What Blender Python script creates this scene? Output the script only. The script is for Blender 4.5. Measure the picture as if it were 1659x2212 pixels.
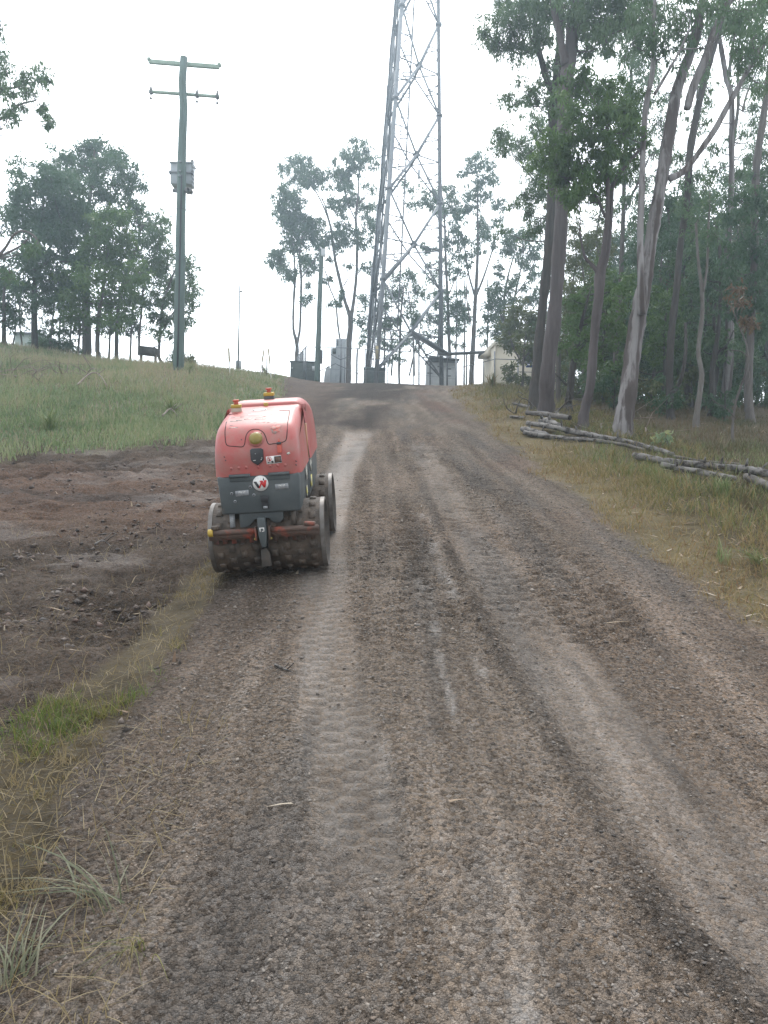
import bpy, math
import numpy as np
from mathutils import Vector, Matrix, Euler

for o in list(bpy.data.objects):
    bpy.data.objects.remove(o)
SC = bpy.context.scene
COL = SC.collection
R = math.radians

# ------------------------------------------------------------------ camera
CAM_H, PITCH, ROLL = 1.57, -2.0, 1.5
VFOV = 67.3
cam_d = bpy.data.cameras.new('camera')
cam = bpy.data.objects.new('camera', cam_d)
COL.objects.link(cam)
cam_d.sensor_fit = 'VERTICAL'
cam_d.sensor_height = 24.0
cam_d.sensor_width = 18.0
cam_d.lens = 12.0 / math.tan(R(VFOV / 2))
cam_d.clip_start = 0.05
cam_d.clip_end = 3000
CAMR = Matrix.Rotation(R(90 + PITCH), 3, 'X') @ Matrix.Rotation(R(ROLL), 3, 'Z')
cam.matrix_world = Matrix.Translation((0, 0, CAM_H)) @ CAMR.to_4x4()
SC.camera = cam

# ------------------------------------------------------------------ sky, sun, exposure
SUN_EL, SUN_AZ = 50.0, -6.0        # azimuth measured from +Y towards +X
SUN_DIR = Vector((math.sin(R(SUN_AZ)) * math.cos(R(SUN_EL)), math.cos(R(SUN_AZ)) * math.cos(R(SUN_EL)), math.sin(R(SUN_EL))))
world = bpy.data.worlds.new('World')
SC.world = world
world.use_nodes = True
wn, wl = world.node_tree.nodes, world.node_tree.links
wn.clear()
w_out = wn.new('ShaderNodeOutputWorld')
w_bg = wn.new('ShaderNodeBackground')
w_bg.inputs['Strength'].default_value = 0.12
w_sky = wn.new('ShaderNodeTexSky')
w_sky.sky_type = 'NISHITA'
w_sky.sun_disc = False
w_sky.sun_elevation = R(SUN_EL)
w_sky.sun_rotation = R(SUN_AZ)
w_sky.air_density = 1.0
w_sky.dust_density = 3.0
# an even bright overcast, brighter towards the veiled sun
w_tc = wn.new('ShaderNodeTexCoord')
w_dot = wn.new('ShaderNodeVectorMath'); w_dot.operation = 'DOT_PRODUCT'
w_dot.inputs[1].default_value = SUN_DIR
wl.new(w_tc.outputs['Generated'], w_dot.inputs[0])
w_mr = wn.new('ShaderNodeMapRange'); w_mr.interpolation_type = 'SMOOTHSTEP'
w_mr.inputs['From Min'].default_value = 0.1
w_mr.inputs['From Max'].default_value = 1.0
w_mr.inputs['To Min'].default_value = 8.4
w_mr.inputs['To Max'].default_value = 17.0
wl.new(w_dot.outputs['Value'], w_mr.inputs['Value'])
w_ns = wn.new('ShaderNodeTexNoise'); w_ns.inputs['Scale'].default_value = 2.2; w_ns.inputs['Detail'].default_value = 4
wl.new(w_tc.outputs['Generated'], w_ns.inputs['Vector'])
w_mn = wn.new('ShaderNodeMapRange')
w_mn.inputs['To Min'].default_value = 0.85; w_mn.inputs['To Max'].default_value = 1.15
wl.new(w_ns.outputs['Fac'], w_mn.inputs['Value'])
w_mul = wn.new('ShaderNodeMath'); w_mul.operation = 'MULTIPLY'
wl.new(w_mr.outputs['Result'], w_mul.inputs[0]); wl.new(w_mn.outputs['Result'], w_mul.inputs[1])
w_vm = wn.new('ShaderNodeVectorMath'); w_vm.operation = 'SCALE'
w_vm.inputs[0].default_value = (0.98, 1.0, 1.03)
wl.new(w_mul.outputs[0], w_vm.inputs['Scale'])
w_mix = wn.new('ShaderNodeMix'); w_mix.data_type = 'RGBA'
w_mix.inputs['Factor'].default_value = 0.88
wl.new(w_sky.outputs['Color'], w_mix.inputs['A']); wl.new(w_vm.outputs['Vector'], w_mix.inputs['B'])
wl.new(w_mix.outputs['Result'], w_bg.inputs['Color'])
wl.new(w_bg.outputs['Background'], w_out.inputs['Surface'])

sun_d = bpy.data.lights.new('sun', 'SUN')
sun_d.energy = 1.2
sun_d.angle = R(14)
sun_d.color = (1.0, 0.96, 0.9)
sun = bpy.data.objects.new('sun', sun_d)
COL.objects.link(sun)
sun.rotation_euler = (-SUN_DIR).to_track_quat('-Z', 'Y').to_euler()

SC.view_settings.view_transform = 'Standard'
SC.view_settings.look = 'None'
SC.view_settings.gamma = 1.0
SC.view_settings.use_curve_mapping = False
SC.view_settings.exposure = 0.76
try:
    SC.cycles.volume_bounces = 2
    SC.cycles.max_bounces = 7
    SC.cycles.transparent_max_bounces = 8
    SC.cycles.use_denoising = True
except Exception:
    pass
HAZE_DENSITY = 0.0022

# ------------------------------------------------------------------ helpers
F, CX, CY = 1106.0 / math.tan(R(VFOV / 2)), 829.5, 1106.0
CAMP = Vector((0, 0, CAM_H))

def ray(u, v):
    return CAMR @ Vector(((u - CX) / F, -(v - CY) / F, -1.0))

def P(u, v, d):
    """the point of the place that lies d metres ahead on the sight line measured in the survey photograph"""
    r = ray(u, v)
    return CAMP + r * (d / r.y)

def sstep(a, b, x):
    t = np.clip((np.asarray(x, float) - a) / (b - a), 0, 1)
    return t * t * (3 - 2 * t)

_prm = np.random.default_rng(7).permutation(512)
_prm = np.concatenate([_prm, _prm])
_val = np.random.default_rng(8).random(512)

def vnoise(x, y):
    x = np.asarray(x, float); y = np.asarray(y, float)
    xi = np.floor(x).astype(int); yi = np.floor(y).astype(int)
    fx, fy = x - xi, y - yi
    fx = fx * fx * (3 - 2 * fx); fy = fy * fy * (3 - 2 * fy)
    def h(a, b):
        return _val[_prm[(_prm[a & 511] + b) & 511]]
    return (h(xi, yi) * (1 - fx) + h(xi + 1, yi) * fx) * (1 - fy) + (h(xi, yi + 1) * (1 - fx) + h(xi + 1, yi + 1) * fx) * fy

def fbm(x, y, o=4):
    s, a, t = 0, 1.0, 0
    for i in range(o):
        s = s + a * vnoise(x * 2 ** i + 17.3 * i, y * 2 ** i - 9.1 * i); t += a; a *= 0.5
    return s / t

# ---- mesh builder
class MB:
    def __init__(s):
        s.v = []; s.q = []; s.t = []; s.n = 0; s.ng = []
    def add(s, v, quads=None, tris=None):
        v = np.asarray(v, float).reshape(-1, 3)
        if quads is not None and len(quads): s.q.append(np.asarray(quads, int).reshape(-1, 4) + s.n)
        if tris is not None and len(tris): s.t.append(np.asarray(tris, int).reshape(-1, 3) + s.n)
        s.v.append(v); s.n += len(v)
        return s
    def box(s, c, size, rot=None):
        c = np.array(c, float); h = np.array(size, float) / 2
        k = np.array([[x, y, z] for x in (-1, 1) for y in (-1, 1) for z in (-1, 1)], float) * h
        if rot is not None:
            m = np.array(rot if isinstance(rot, Matrix) else Euler([R(a) for a in rot]).to_matrix())
            k = k @ m.T
        return s.add(k + c, [[0, 1, 3, 2], [4, 6, 7, 5], [0, 4, 5, 1], [2, 3, 7, 6], [0, 2, 6, 4], [1, 5, 7, 3]])
    def bar(s, a, b, w, h, up=(0, 0, 1)):
        a, b = Vector(a), Vector(b); y = (b - a); L = y.length; y.normalize()
        x = y.cross(Vector(up))
        if x.length < 1e-4: x = y.cross(Vector((1, 0, 0)))
        x.normalize(); z = x.cross(y)
        m = Matrix((x, y, z)).transposed()
        return s.box((a + b) / 2, (w, L, h), m)
    def tube(s, pts, rad, n=8, cap=True, rng=None, rough=0.0):
        pts = np.asarray([tuple(p) for p in pts], float); m = len(pts)
        rad = np.broadcast_to(np.asarray(rad, float), (m,))
        tan = np.gradient(pts, axis=0) if m > 2 else np.repeat((pts[1:] - pts[:1]), 2, 0)
        tan /= np.linalg.norm(tan, axis=1)[:, None] + 1e-12
        ref = np.array([1.0, 0, 0]) if abs(tan[0][0]) < 0.8 else np.array([0, 1.0, 0])
        V = []
        a = np.arange(n) / n * 2 * np.pi
        for i in range(m):
            x = ref - tan[i] * ref.dot(tan[i]); x /= np.linalg.norm(x); ref = x
            y = np.cross(tan[i], x)
            rr = rad[i] * np.ones(n)
            if rough and rng is not None: rr = rr * (1 + rough * rng.normal(size=n))
            V.append(pts[i] + (np.cos(a) * rr)[:, None] * x + (np.sin(a) * rr)[:, None] * y)
        V = np.concatenate(V)
        i = np.arange(m - 1)[:, None]; j = np.arange(n)[None, :]; k = (j + 1) % n
        Q = np.stack([i * n + j + 0 * k, i * n + k, (i + 1) * n + k, (i + 1) * n + j + 0 * k], -1).reshape(-1, 4)
        T = []
        if cap:
            V = np.concatenate([V, pts[:1], pts[-1:]])
            c0, c1 = m * n, m * n + 1
            T = [[c0, (b + 1) % n, b] for b in range(n)] + [[c1, (m - 1) * n + b, (m - 1) * n + (b + 1) % n] for b in range(n)]
        return s.add(V, Q, T)
    def cyl(s, a, b, r, r2=None, n=16):
        return s.tube([a, b], [r, r if r2 is None else r2], n)
    def prism(s, poly, axis_o, ax, ay, az, depth):
        """polygon (2D) in the plane ax, ay at axis_o, given depth along az"""
        o, ax, ay, az = [np.array(tuple(k), float) for k in (axis_o, ax, ay, az)]
        p = np.array(poly, float); n = len(p)
        a = o + p[:, :1] * ax + p[:, 1:] * ay
        b = a + az * depth
        st = s.n
        s.add(np.concatenate([a, b]), [[i, (i + 1) % n, n + (i + 1) % n, n + i] for i in range(n)])
        s.ng.append([st + i for i in range(n)][::-1]); s.ng.append([st + n + i for i in range(n)])
        return s
    def dome(s, c, ax, r, h, n=16, m=5, flat=0.0):
        az = Vector(ax).normalized(); x = az.orthogonal().normalized(); y = az.cross(x)
        pts = []
        c = Vector(c)
        for i in range(m + 1):
            t = i / m * math.pi / 2
            pts.append([c + az * (h * math.sin(t)) + (x * math.cos(k) + y * math.sin(k)) * (r * math.cos(t) + 1e-5) for k in [2 * math.pi * j / n for j in range(n)]])
        V = [tuple(p) for rr in pts for p in rr]
        Q = [[i * n + j, i * n + (j + 1) % n, (i + 1) * n + (j + 1) % n, (i + 1) * n + j] for i in range(m) for j in range(n)]
        return s.add(V, Q)
    def build(s, name, mat, parent=None, off=None, smooth=False, kind=None, bevel=0.0, face_attr=None):
        V = np.concatenate(s.v) if s.v else np.zeros((0, 3))
        if off is not None: V = V - np.array(tuple(off))
        q = np.concatenate(s.q) if s.q else np.zeros((0, 4), int)
        t = np.concatenate(s.t) if s.t else np.zeros((0, 3), int)
        me = mesh_np(name, V, q, t, s.ng)
        if isinstance(mat, (list, tuple)):
            for m_ in mat: me.materials.append(m_)
        elif mat is not None: me.materials.append(mat)
        if smooth: me.polygons.foreach_set('use_smooth', np.ones(len(me.polygons), bool))
        if face_attr is not None:
            a = me.attributes.new('rnd', 'FLOAT', 'FACE'); a.data.foreach_set('value', np.asarray(face_attr, np.float32))
        o = bpy.data.objects.new(name, me); COL.objects.link(o)
        if parent is not None: o.parent = parent
        if kind: o['kind'] = kind
        if bevel:
            b = o.modifiers.new('bevel', 'BEVEL'); b.width = bevel; b.segments = 2; b.limit_method = 'ANGLE'; b.angle_limit = R(40)
        return o

def mesh_np(name, V, q, t, ng=()):
    me = bpy.data.meshes.new(name)
    nl = q.size + t.size + sum(len(g) for g in ng); npoly = len(q) + len(t) + len(ng)
    me.vertices.add(len(V)); me.vertices.foreach_set('co', V.astype(np.float32).ravel())
    me.loops.add(nl); me.polygons.add(npoly)
    li = np.concatenate([q.ravel(), t.ravel()] + [np.array(g) for g in ng]).astype(np.int32)
    me.loops.foreach_set('vertex_index', li)
    sizes = np.concatenate([np.full(len(q), 4), np.full(len(t), 3), np.array([len(g) for g in ng], int)]).astype(np.int32)
    st = np.concatenate([[0], np.cumsum(sizes)[:-1]]).astype(np.int32) if npoly else np.zeros(0, np.int32)
    me.polygons.foreach_set('loop_start', st)
    me.update(calc_edges=True)
    return me

def tag(o, label=None, cat=None, group=None, kind=None):
    if label: o['label'] = label
    if cat: o['category'] = cat
    if group: o['group'] = group
    if kind: o['kind'] = kind
    return o

def empty(name, loc, label, cat, group=None, rot=None):
    o = bpy.data.objects.new(name, None); COL.objects.link(o)
    o.location = loc
    if rot is not None: o.rotation_euler = rot
    return tag(o, label, cat, group)

def spline(pts, n=6):
    """Catmull-Rom through rows of any width"""
    p = np.asarray(pts, float)
    if len(p) < 3: 
        t = np.linspace(0, 1, n + 1)[:, None]
        return p[0] * (1 - t) + p[-1] * t
    q = np.concatenate([[2 * p[0] - p[1]], p, [2 * p[-1] - p[-2]]])
    out = []
    for i in range(1, len(q) - 2):
        t = np.linspace(0, 1, n, endpoint=False)[:, None]
        a, b, c, d = q[i - 1], q[i], q[i + 1], q[i + 2]
        out.append(0.5 * (2 * b + (c - a) * t + (2 * a - 5 * b + 4 * c - d) * t ** 2 + (3 * b - a - 3 * c + d) * t ** 3))
    out.append(p[-1:])
    return np.concatenate(out)

# ------------------------------------------------------------------ materials
def new_mat(name):
    m = bpy.data.materials.new(name); m.use_nodes = True
    n = m.node_tree.nodes
    return m, n, m.node_tree.links, n['Principled BSDF']

def M(name, a, b=None, rough=0.6, scale=8.0, stretch=(1, 1, 1), bump=0.0, bscale=40.0, metal=0.0, spec=0.4, lo=0.35, hi=0.65, detail=4, c=None, cscale=3.0, clo=0.55, chi=0.7):
    m, n, l, p = new_mat(name)
    p.inputs['Roughness'].default_value = rough
    p.inputs['Metallic'].default_value = metal
    p.inputs['Specular IOR Level'].default_value = spec
    tc = n.new('ShaderNodeTexCoord'); mp = n.new('ShaderNodeMapping'); mp.inputs['Scale'].default_value = stretch
    l.new(tc.outputs['Object'], mp.inputs['Vector'])
    p.inputs['Base Color'].default_value = (*a, 1)
    def noise(sc, d=detail):
        t = n.new('ShaderNodeTexNoise'); t.inputs['Scale'].default_value = sc; t.inputs['Detail'].default_value = d
        t.inputs['Roughness'].default_value = 0.65
        l.new(mp.outputs['Vector'], t.inputs['Vector']); return t
    def mix(fac, A, B, lo, hi):
        r = n.new('ShaderNodeMapRange'); r.inputs['From Min'].default_value = lo; r.inputs['From Max'].default_value = hi
        l.new(fac, r.inputs['Value'])
        x = n.new('ShaderNodeMix'); x.data_type = 'RGBA'
        l.new(r.outputs['Result'], x.inputs['Factor'])
        if isinstance(A, tuple): x.inputs['A'].default_value = (*A, 1)
        else: l.new(A, x.inputs['A'])
        x.inputs['B'].default_value = (*B, 1)
        return x.outputs['Result']
    col = None
    if b is not None: col = mix(noise(scale).outputs['Fac'], a, b, lo, hi)
    if c is not None: col = mix(noise(cscale, 6).outputs['Fac'], col if col is not None else a, c, clo, chi)
    if col is not None: l.new(col, p.inputs['Base Color'])
    if bump:
        bp = n.new('ShaderNodeBump'); bp.inputs['Strength'].default_value = bump; bp.inputs['Distance'].default_value = 0.02
        l.new(noise(bscale).outputs['Fac'], bp.inputs['Height']); l.new(bp.outputs['Normal'], p.inputs['Normal'])
    return m

def leaf_mat(name, a, b, c, trans=0.42):
    m, n, l, p = new_mat(name)
    at = n.new('ShaderNodeAttribute'); at.attribute_name = 'rnd'
    cr = n.new('ShaderNodeValToRGB')
    e = cr.color_ramp.elements
    e[0].color = (*a, 1); e[1].color = (*c, 1); k = e.new(0.5); k.color = (*b, 1)
    l.new(at.outputs['Fac'], cr.inputs['Fac'])
    l.new(cr.outputs['Color'], p.inputs['Base Color'])
    p.inputs['Roughness'].default_value = 0.5
    p.inputs['Specular IOR Level'].default_value = 0.35
    tr = n.new('ShaderNodeBsdfTranslucent'); l.new(cr.outputs['Color'], tr.inputs['Color'])
    mx = n.new('ShaderNodeMixShader'); mx.inputs['Fac'].default_value = trans
    l.new(p.outputs['BSDF'], mx.inputs[1]); l.new(tr.outputs['BSDF'], mx.inputs[2])
    l.new(mx.outputs['Shader'], n['Material Output'].inputs['Surface'])
    return m

# ------------------------------------------------------------------ terrain
SLOPE = 0.177

def base_profile(x, y):
    y1 = 32.3 - 7.8 * sstep(4.5, 10, x) - 6.5 * sstep(-5.0, -11, x)
    L = 13.0 - 3 * sstep(4.5, 10, x)
    yd = y1 + L + 16.0 - 6.0 * sstep(-3.5, -9, x) - 4 * sstep(7, 12, x)
    t = np.clip(y - y1, 0, L)
    z = SLOPE * np.minimum(y, y1) + SLOPE * (t - t * t / (2 * L))
    d = np.clip(y - yd, 0, None)
    z = z - 0.16 * d * sstep(0, 12, d) + 0.06 * np.clip(d - 60, 0, None)
    return np.where(y < -3, SLOPE * -3 + 0.05 * (y + 3), z)

def road_c(y):                       # centre line of the track and its half width
    return 0.50 - 0.50 * sstep(4, 26, y)
def road_l(y):
    return -1.10 - 2.0 * sstep(7.5, 15, y) - 1.3 * sstep(20, 34, y)
def road_r(y):
    return 2.25 - 0.15 * sstep(4, 9, y) + 0.1 * sstep(14, 27, y) + 1.0 * sstep(26, 36, y)

def Hs(x, y):
    """smooth ground height"""
    x = np.asarray(x, float); y = np.asarray(y, float)
    z = base_profile(x, y)
    z = z + 0.80 * sstep(10.5, 23, y) * sstep(-2.6, -6.8, x) * (1 - 0.45 * sstep(23, 34, y) * sstep(-11, -7, x))
    z = z + 0.65 * sstep(12, 30, y) * sstep(-9, -16, x)
    # the left shoulder of the track falls away, the roller stands tilted on it
    z = z - 0.085 * np.clip(-0.40 - x, 0, 1.3) * sstep(2.5, 4.6, y) * (1 - sstep(8.5, 12, y))
    # road crown and the low verge on the right
    z = z + 0.04 * sstep(1.0, 0, np.abs(x - road_c(y)) / 2) * (y < 40)
    z = z + 0.10 * sstep(0.2, 1.3, x - road_r(y)) * (1 - sstep(1.5, 4, x - road_r(y))) * sstep(3, 6, y)
    z = z + 0.16 * (fbm(x * 0.35 + 31, y * 0.35, 3) - 0.5) * np.where((x > road_l(y)) & (x < road_r(y)), 0.15, 1.0) * sstep(4, 14, y)
    return z

def H(x, y):
    return float(Hs(np.array([x]), np.array([y]))[0])

def ground_hit(u, v, dmax=70):
    """where the sight line meets the ground"""
    r = ray(u, v); r = r / r.y
    d = np.linspace(1.0, dmax, 1400)
    g = Hs(r.x * d, d) - (CAM_H + r.z * d)
    k = np.argmax(g > 0)
    if g[k] <= 0: k = len(d) - 1
    return Vector((r.x * d[k], d[k], Hs(r.x * d[k:k+1], d[k:k+1])[0]))

def at(u, d, dz=0.0):
    """the ground point on the vertical plane of column u, d metres ahead"""
    p = P(u, 850, d)
    for _ in range(3):
        z = H(p.x, d)
        # column u at that height
        a, b = P(u, 600, d), P(u, 1100, d)
        t = (z - a.z) / (b.z - a.z)
        p = a + (b - a) * t
    return Vector((p.x, d, H(p.x, d) + dz))

def proj(p):
    q = CAMR.transposed() @ (Vector(p) - CAMP)
    return (CX + F * q.x / -q.z, CY - F * q.y / -q.z)

def line_mask(x, y, pts):
    """soft band along a polyline given as rows (y, x, half width)"""
    p = np.array(sorted(pts), float)
    c = np.interp(y, p[:, 0], p[:, 1]); w = np.interp(y, p[:, 0], p[:, 2])
    f = sstep(p[0, 0] - 0.3, p[0, 0] + 0.3, y) * (1 - sstep(p[-1, 0] - 0.8, p[-1, 0] + 0.2, y))
    return (1 - sstep(0.55, 1.25, np.abs(x - c) / w)) * f

WHEEL_A = [(2.2, -0.02, 0.14), (2.9, -0.12, 0.16), (3.5, -0.22, 0.17), (4.5, -0.36, 0.17), (7, -0.50, 0.17), (10, -0.55, 0.2), (14.5, -0.5, 0.28)]
WET_SHEEN_B = [(3.0, 0.33, 0.035), (3.5, 0.345, 0.05), (3.9, 0.33, 0.06), (4.7, 0.28, 0.05), (5.4, 0.22, 0.04)]
WET_SHEEN_C = [(3.1, 0.47, 0.03), (3.6, 0.49, 0.035), (4.2, 0.47, 0.03), (5.5, 0.42, 0.05), (8, 0.36, 0.05)]
WET_SHEEN_D = [(1.5, 0.33, 0.05), (2.0, 0.36, 0.04), (2.4, 0.34, 0.03)]
WET_SHEEN_E = [(2.75, 0.015, 0.03), (2.95, 0.02, 0.04), (3.1, 0.03, 0.02)]
RUT_A = [(1.6, 0.98, 0.09), (1.84, 0.90, 0.08), (2.09, 0.79, 0.06), (2.6, 0.74, 0.055), (3.1, 0.69, 0.05), (3.85, 0.62, 0.05), (6, 0.5, 0.05), (9, 0.42, 0.06)]
RUT_B = [(2.6, 1.13, 0.035), (3.1, 1.07, 0.04), (3.5, 1.0, 0.05), (3.9, 0.93, 0.03), (5, 0.85, 0.03)]
FLAT_R = [(1.5, 1.35, 0.38), (2.2, 1.12, 0.30), (3.2, 0.95, 0.22), (5, 0.8, 0.2), (9, 0.66, 0.2), (13, 0.55, 0.25)]
DAMP = [(14.5, -0.9, 0.9), (17, -1.0, 1.1), (22, -0.9, 1.3), (30, -0.6, 1.9), (36, -0.2, 2.2)]

def zones(x, y):
    n1 = fbm(x * 1.1, y * 1.1, 4) - 0.5
    n2 = fbm(x * 5 + 50, y * 5, 3) - 0.5
    l, r = road_l(y), road_r(y)
    ragged = 0.55 * n1 + 0.25 * n2
    on = sstep(-0.14, 0.14, x - l + ragged) * sstep(-0.18, 0.18, r - x + ragged * 0.9)
    left = 1 - sstep(-0.14, 0.14, x - l + ragged)
    right = 1 - sstep(-0.18, 0.18, r - x + ragged * 0.9)
    ye = 11.2 + 2.0 * sstep(-4.2, -2.4, x) + 2.6 * n1 + 1.0 * n2
    bank = left * sstep(-0.9, 0.7, y - ye)
    strip_c = np.interp(y, [1.5, 2.2, 2.6, 3.3, 4.0, 5.4, 6.2], [-1.45, -1.33, -1.30, -1.26, -1.24, -1.26, -1.25])
    strip_w = np.interp(y, [1.5, 2.2, 2.6, 3.3, 4.0, 4.8, 5.6, 6.4], [0.42, 0.32, 0.24, 0.20, 0.15, 0.17, 0.13, 0.02])
    strip = (1 - sstep(0.7, 1.3, np.abs(x - strip_c + 0.25 * n1) / strip_w)) * (y < 6.6)
    near = left * (1 - sstep(2.5, 3.0, y - 0.5 * n1))
    strip = np.clip(strip + near, 0, 1)
    mud = left * (1 - sstep(-0.9, 0.7, y - ye)) * (1 - strip)
    return dict(on=on, left=left, right=right, bank=bank, strip=strip, mud=mud, n1=n1, n2=n2)

def ground_arrays(x, y):
    z = Hs(x, y)
    Z = zones(x, y)
    on, bank, strip, mud, right = Z['on'] * (1 - Z['strip']), Z['bank'], Z['strip'], Z['mud'], Z['right']
    q = x - road_c(y)
    # ---- relief
    far = 1 - sstep(12, 22, y)
    fine = fbm(x * 28, y * 28, 3) - 0.5
    mid = fbm(x * 7 + 9, y * 7, 4) - 0.5
    lumps = fbm(x * 3.2, y * 4.5 + 70, 5)
    streak = fbm(q * 7 + 3, y * 0.55, 4)
    wa = line_mask(x, y, WHEEL_A); rut = np.clip(line_mask(x, y, RUT_A) + 0.8 * line_mask(x, y, RUT_B), 0, 1) * (.35 + .65 * sstep(.3, .6, fbm(x * 4 + 3, y * 1.6, 4)))
    flat = line_mask(x, y, FLAT_R)
    wet_sheen = .45 * np.clip(line_mask(x, y, WET_SHEEN_B) + line_mask(x, y, WET_SHEEN_C) + line_mask(x, y, WET_SHEEN_D) + line_mask(x, y, WET_SHEEN_E), 0, 1) * sstep(0.42, 0.6, fbm(q * 9, y * 2.4, 3)) * (.25 + .75 * sstep(.38, .56, fbm(x * 22, y * 11, 3)))
    smooth = np.clip(0.55 * wa + 0.8 * wet_sheen + 0.45 * flat, 0, 0.85)
    # pad prints left by the drums: staggered rows across the track
    wob = 0.05 * n_(x, y)
    colA = np.floor(q / 0.105); colB = np.floor(q / 0.13 + .3)
    ribA = 0.5 + 0.5 * np.sin((y + wob + 0.5 * 0.085 * (colA % 2)) * 2 * np.pi / 0.085)
    ribB = 0.5 + 0.5 * np.sin((y + 1.4 * wob + 0.5 * 0.155 * (colB % 2) + .08 * np.sin(q * 3)) * 2 * np.pi / 0.155)
    edge = 1 - 0.8 * (np.abs(q / 0.13 + .3 - colB - .5) > .40)
    zA = wa * (1 - sstep(5.2, 6, y)) * sstep(1.9, 2.4, y)
    patch = (.3 + .7 * sstep(.36, .54, fbm(x * 6, y * 4, 3))) * sstep(.36, .56, fbm(q * 2.2 + 8, y * .35 + 2, 3))
    zB = sstep(3.4, 4.6, y + 1.2 * Z['n1']) * sstep(-1.0, -0.8, q) * (1 - sstep(1.0, 1.3, q)) * (1 - sstep(13.4, 14.6, y)) * patch * (1 - zA)
    pads = ribB * edge; padzone = zB; ribs = np.clip(zA * ribA + zB * pads, 0, 1)
    z = z + on * (0.020 * fine * (1 - smooth) + 0.020 * mid * (1 - 0.6 * smooth) + 0.020 * (streak - 0.5)) * far
    z = z - on * (0.040 * pads * zB + 0.018 * ribA * zA)
    z = z + on * (0.018 * rut - 0.012 * wa - 0.008 * flat)
    # excavator tracks pressed in the mud on the left
    tr = sstep(0.15, 0.3, np.abs(np.sin((x + 0.25 * y) * 1.9 + 1.1 * Z['n1']))) 
    cle = 0.5 + 0.5 * np.sin((y * 1.0 - 0.25 * x + 0.12 * Z['n1']) * 2 * np.pi / 0.15)
    mz = sstep(0.46, 0.56, fbm(x * 0.8 + 40, y * 0.8, 2))
    z = z + mud * (0.17 * (lumps - 0.5) + 0.055 * mid + 0.03 * fine - 0.050 * cle * mz * tr) * far
    z = z + (bank + strip + right) * (0.05 * mid + 0.02 * fine) * far
    # ---- albedo
    def C(*c): return np.array(c)[None, :]
    W = lambda a: a[:, None]
    big = fbm(x * 0.55 + 5, y * 0.45, 3)
    gravel = C(.138, .112, .090) * W(1 - 0.0 * q) + W(sstep(0.35, 0.7, big)) * C(.024, .014, .009)
    s2 = fbm(q * 17 + 21, y * 0.30 + 3, 3)
    gravel = gravel * W((0.50 + 0.95 * streak) * (0.72 + 0.56 * s2))
    grey = sstep(0.5, 0.68, fbm(q * 4 + 60, y * 0.5, 4))
    gravel = gravel * W(1 - 0.5 * grey) + C(.090, .084, .079) * W(0.5 * grey)
    pale = np.clip(0.75 * wa * sstep(0.30, 0.55, fbm(x * 6, y * 2.2, 4)) + 0.36 * flat * sstep(0.35, 0.6, fbm(x * 4, y * 2.2 + 7, 4)) + 0.35 * sstep(0.6, 0.75, streak), 0, 1)
    gravel = gravel * W(1 - 0.62 * pale) + C(.195, .172, .152) * W(0.62 * pale)  # track paleness, partly wet sky sheen put into the colour
    gravel = gravel * W(1 - 0.30 * ribs)
    gravel = gravel * W(1 - wet_sheen) + C(.26, .245, .23) * W(wet_sheen)  # sky reflection on the wet clay strips painted as a pale colour
    gravel = gravel * W(1 - 0.62 * rut) + C(.045, .040, .036) * W(0.62 * rut)
    damp = line_mask(x, y, DAMP) * sstep(0.22, 0.48, fbm(x * 0.9, y * 0.35 + 3, 4))
    gravel = gravel * W(1 - 0.85 * damp) + C(.036, .029, .026) * W(0.85 * damp)
    shoulder = sstep(0.55, 0.1, np.abs(q - 1.35)) * sstep(6, 11, y) * sstep(.35, .6, big)
    gravel = gravel * W(1 - 0.6 * shoulder) + C(.115, .068, .052) * W(0.6 * shoulder)
    wide = sstep(-1.3, -2.0, q + .5 * Z['n1']) * sstep(8, 11, y)
    gravel = gravel * W(1 - 0.75 * wide) + C(.085, .062, .050) * W(.75 * wide * (.6 + .8 * lumps))
    dirt_l = sstep(0.0, -1.2, q + 0.7) * (1 - sstep(5, 9, y))
    gravel = gravel * W(1 - 0.60 * dirt_l) + C(.050, .040, .034) * W(0.60 * dirt_l)
    redm = sstep(6.0, 7.5, y + 1.2 * Z['n1'] + 0.5 * x * 0) * (1 - sstep(9.6, 11, y + 1.5 * Z['n1']))
    mudc = C(.070, .055, .044) * W(1 - redm) + C(.096, .065, .049) * W(redm)
    mudc = mudc * W(0.55 + 0.9 * lumps)
    pal = sstep(0.60, 0.72, fbm(x * 0.9 + 11, y * 1.8, 4))
    mudc = mudc * W(1 - 0.22 * pal) + C(.15, .122, .108) * W(0.22 * pal)
    drk = sstep(0.56, 0.7, fbm(x * 0.6 + 23, y * 1.3 + 5, 3))
    mudc = mudc * W(1 - 0.55 * drk) + C(.030, .026, .024) * W(0.55 * drk)
    bankc = C(.11, .105, .06) * W(0.6 + 0.8 * big)
    stripc = C(.066, .054, .036) * W(0.5 + 1.0 * (Z['n2'] + 0.5))
    verge = sstep(0, 1.6, x - road_r(y)) 
    rightc = C(.105, .085, .047) * W(1 - verge) + C(.070, .055, .033) * W(verge)
    rightc = rightc * W(0.6 + 0.8 * fbm(x * 2 + 80, y * 2, 4))
    s = on + bank + strip + mud + right + 1e-6
    col = (gravel * W(on) + bankc * W(bank) + stripc * W(strip) + mudc * W(mud) + rightc * W(right)) / W(s)
    stony = np.clip(on * (1 - 0.75 * np.clip(wa + wet_sheen + 0.6 * flat, 0, 1)) + 0.6 * mud, 0, 1)
    gloss = np.clip(on * (0.6 * wet_sheen + 0.3 * wa + .15 * flat) + mud * (0.35 * pal + .15 * drk), 0, 1)
    return z, np.clip(col, 0.01, 0.9), stony, gloss

def n_(x, y):
    return fbm(x * 3, y * 3 + 40, 2) - 0.5

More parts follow.
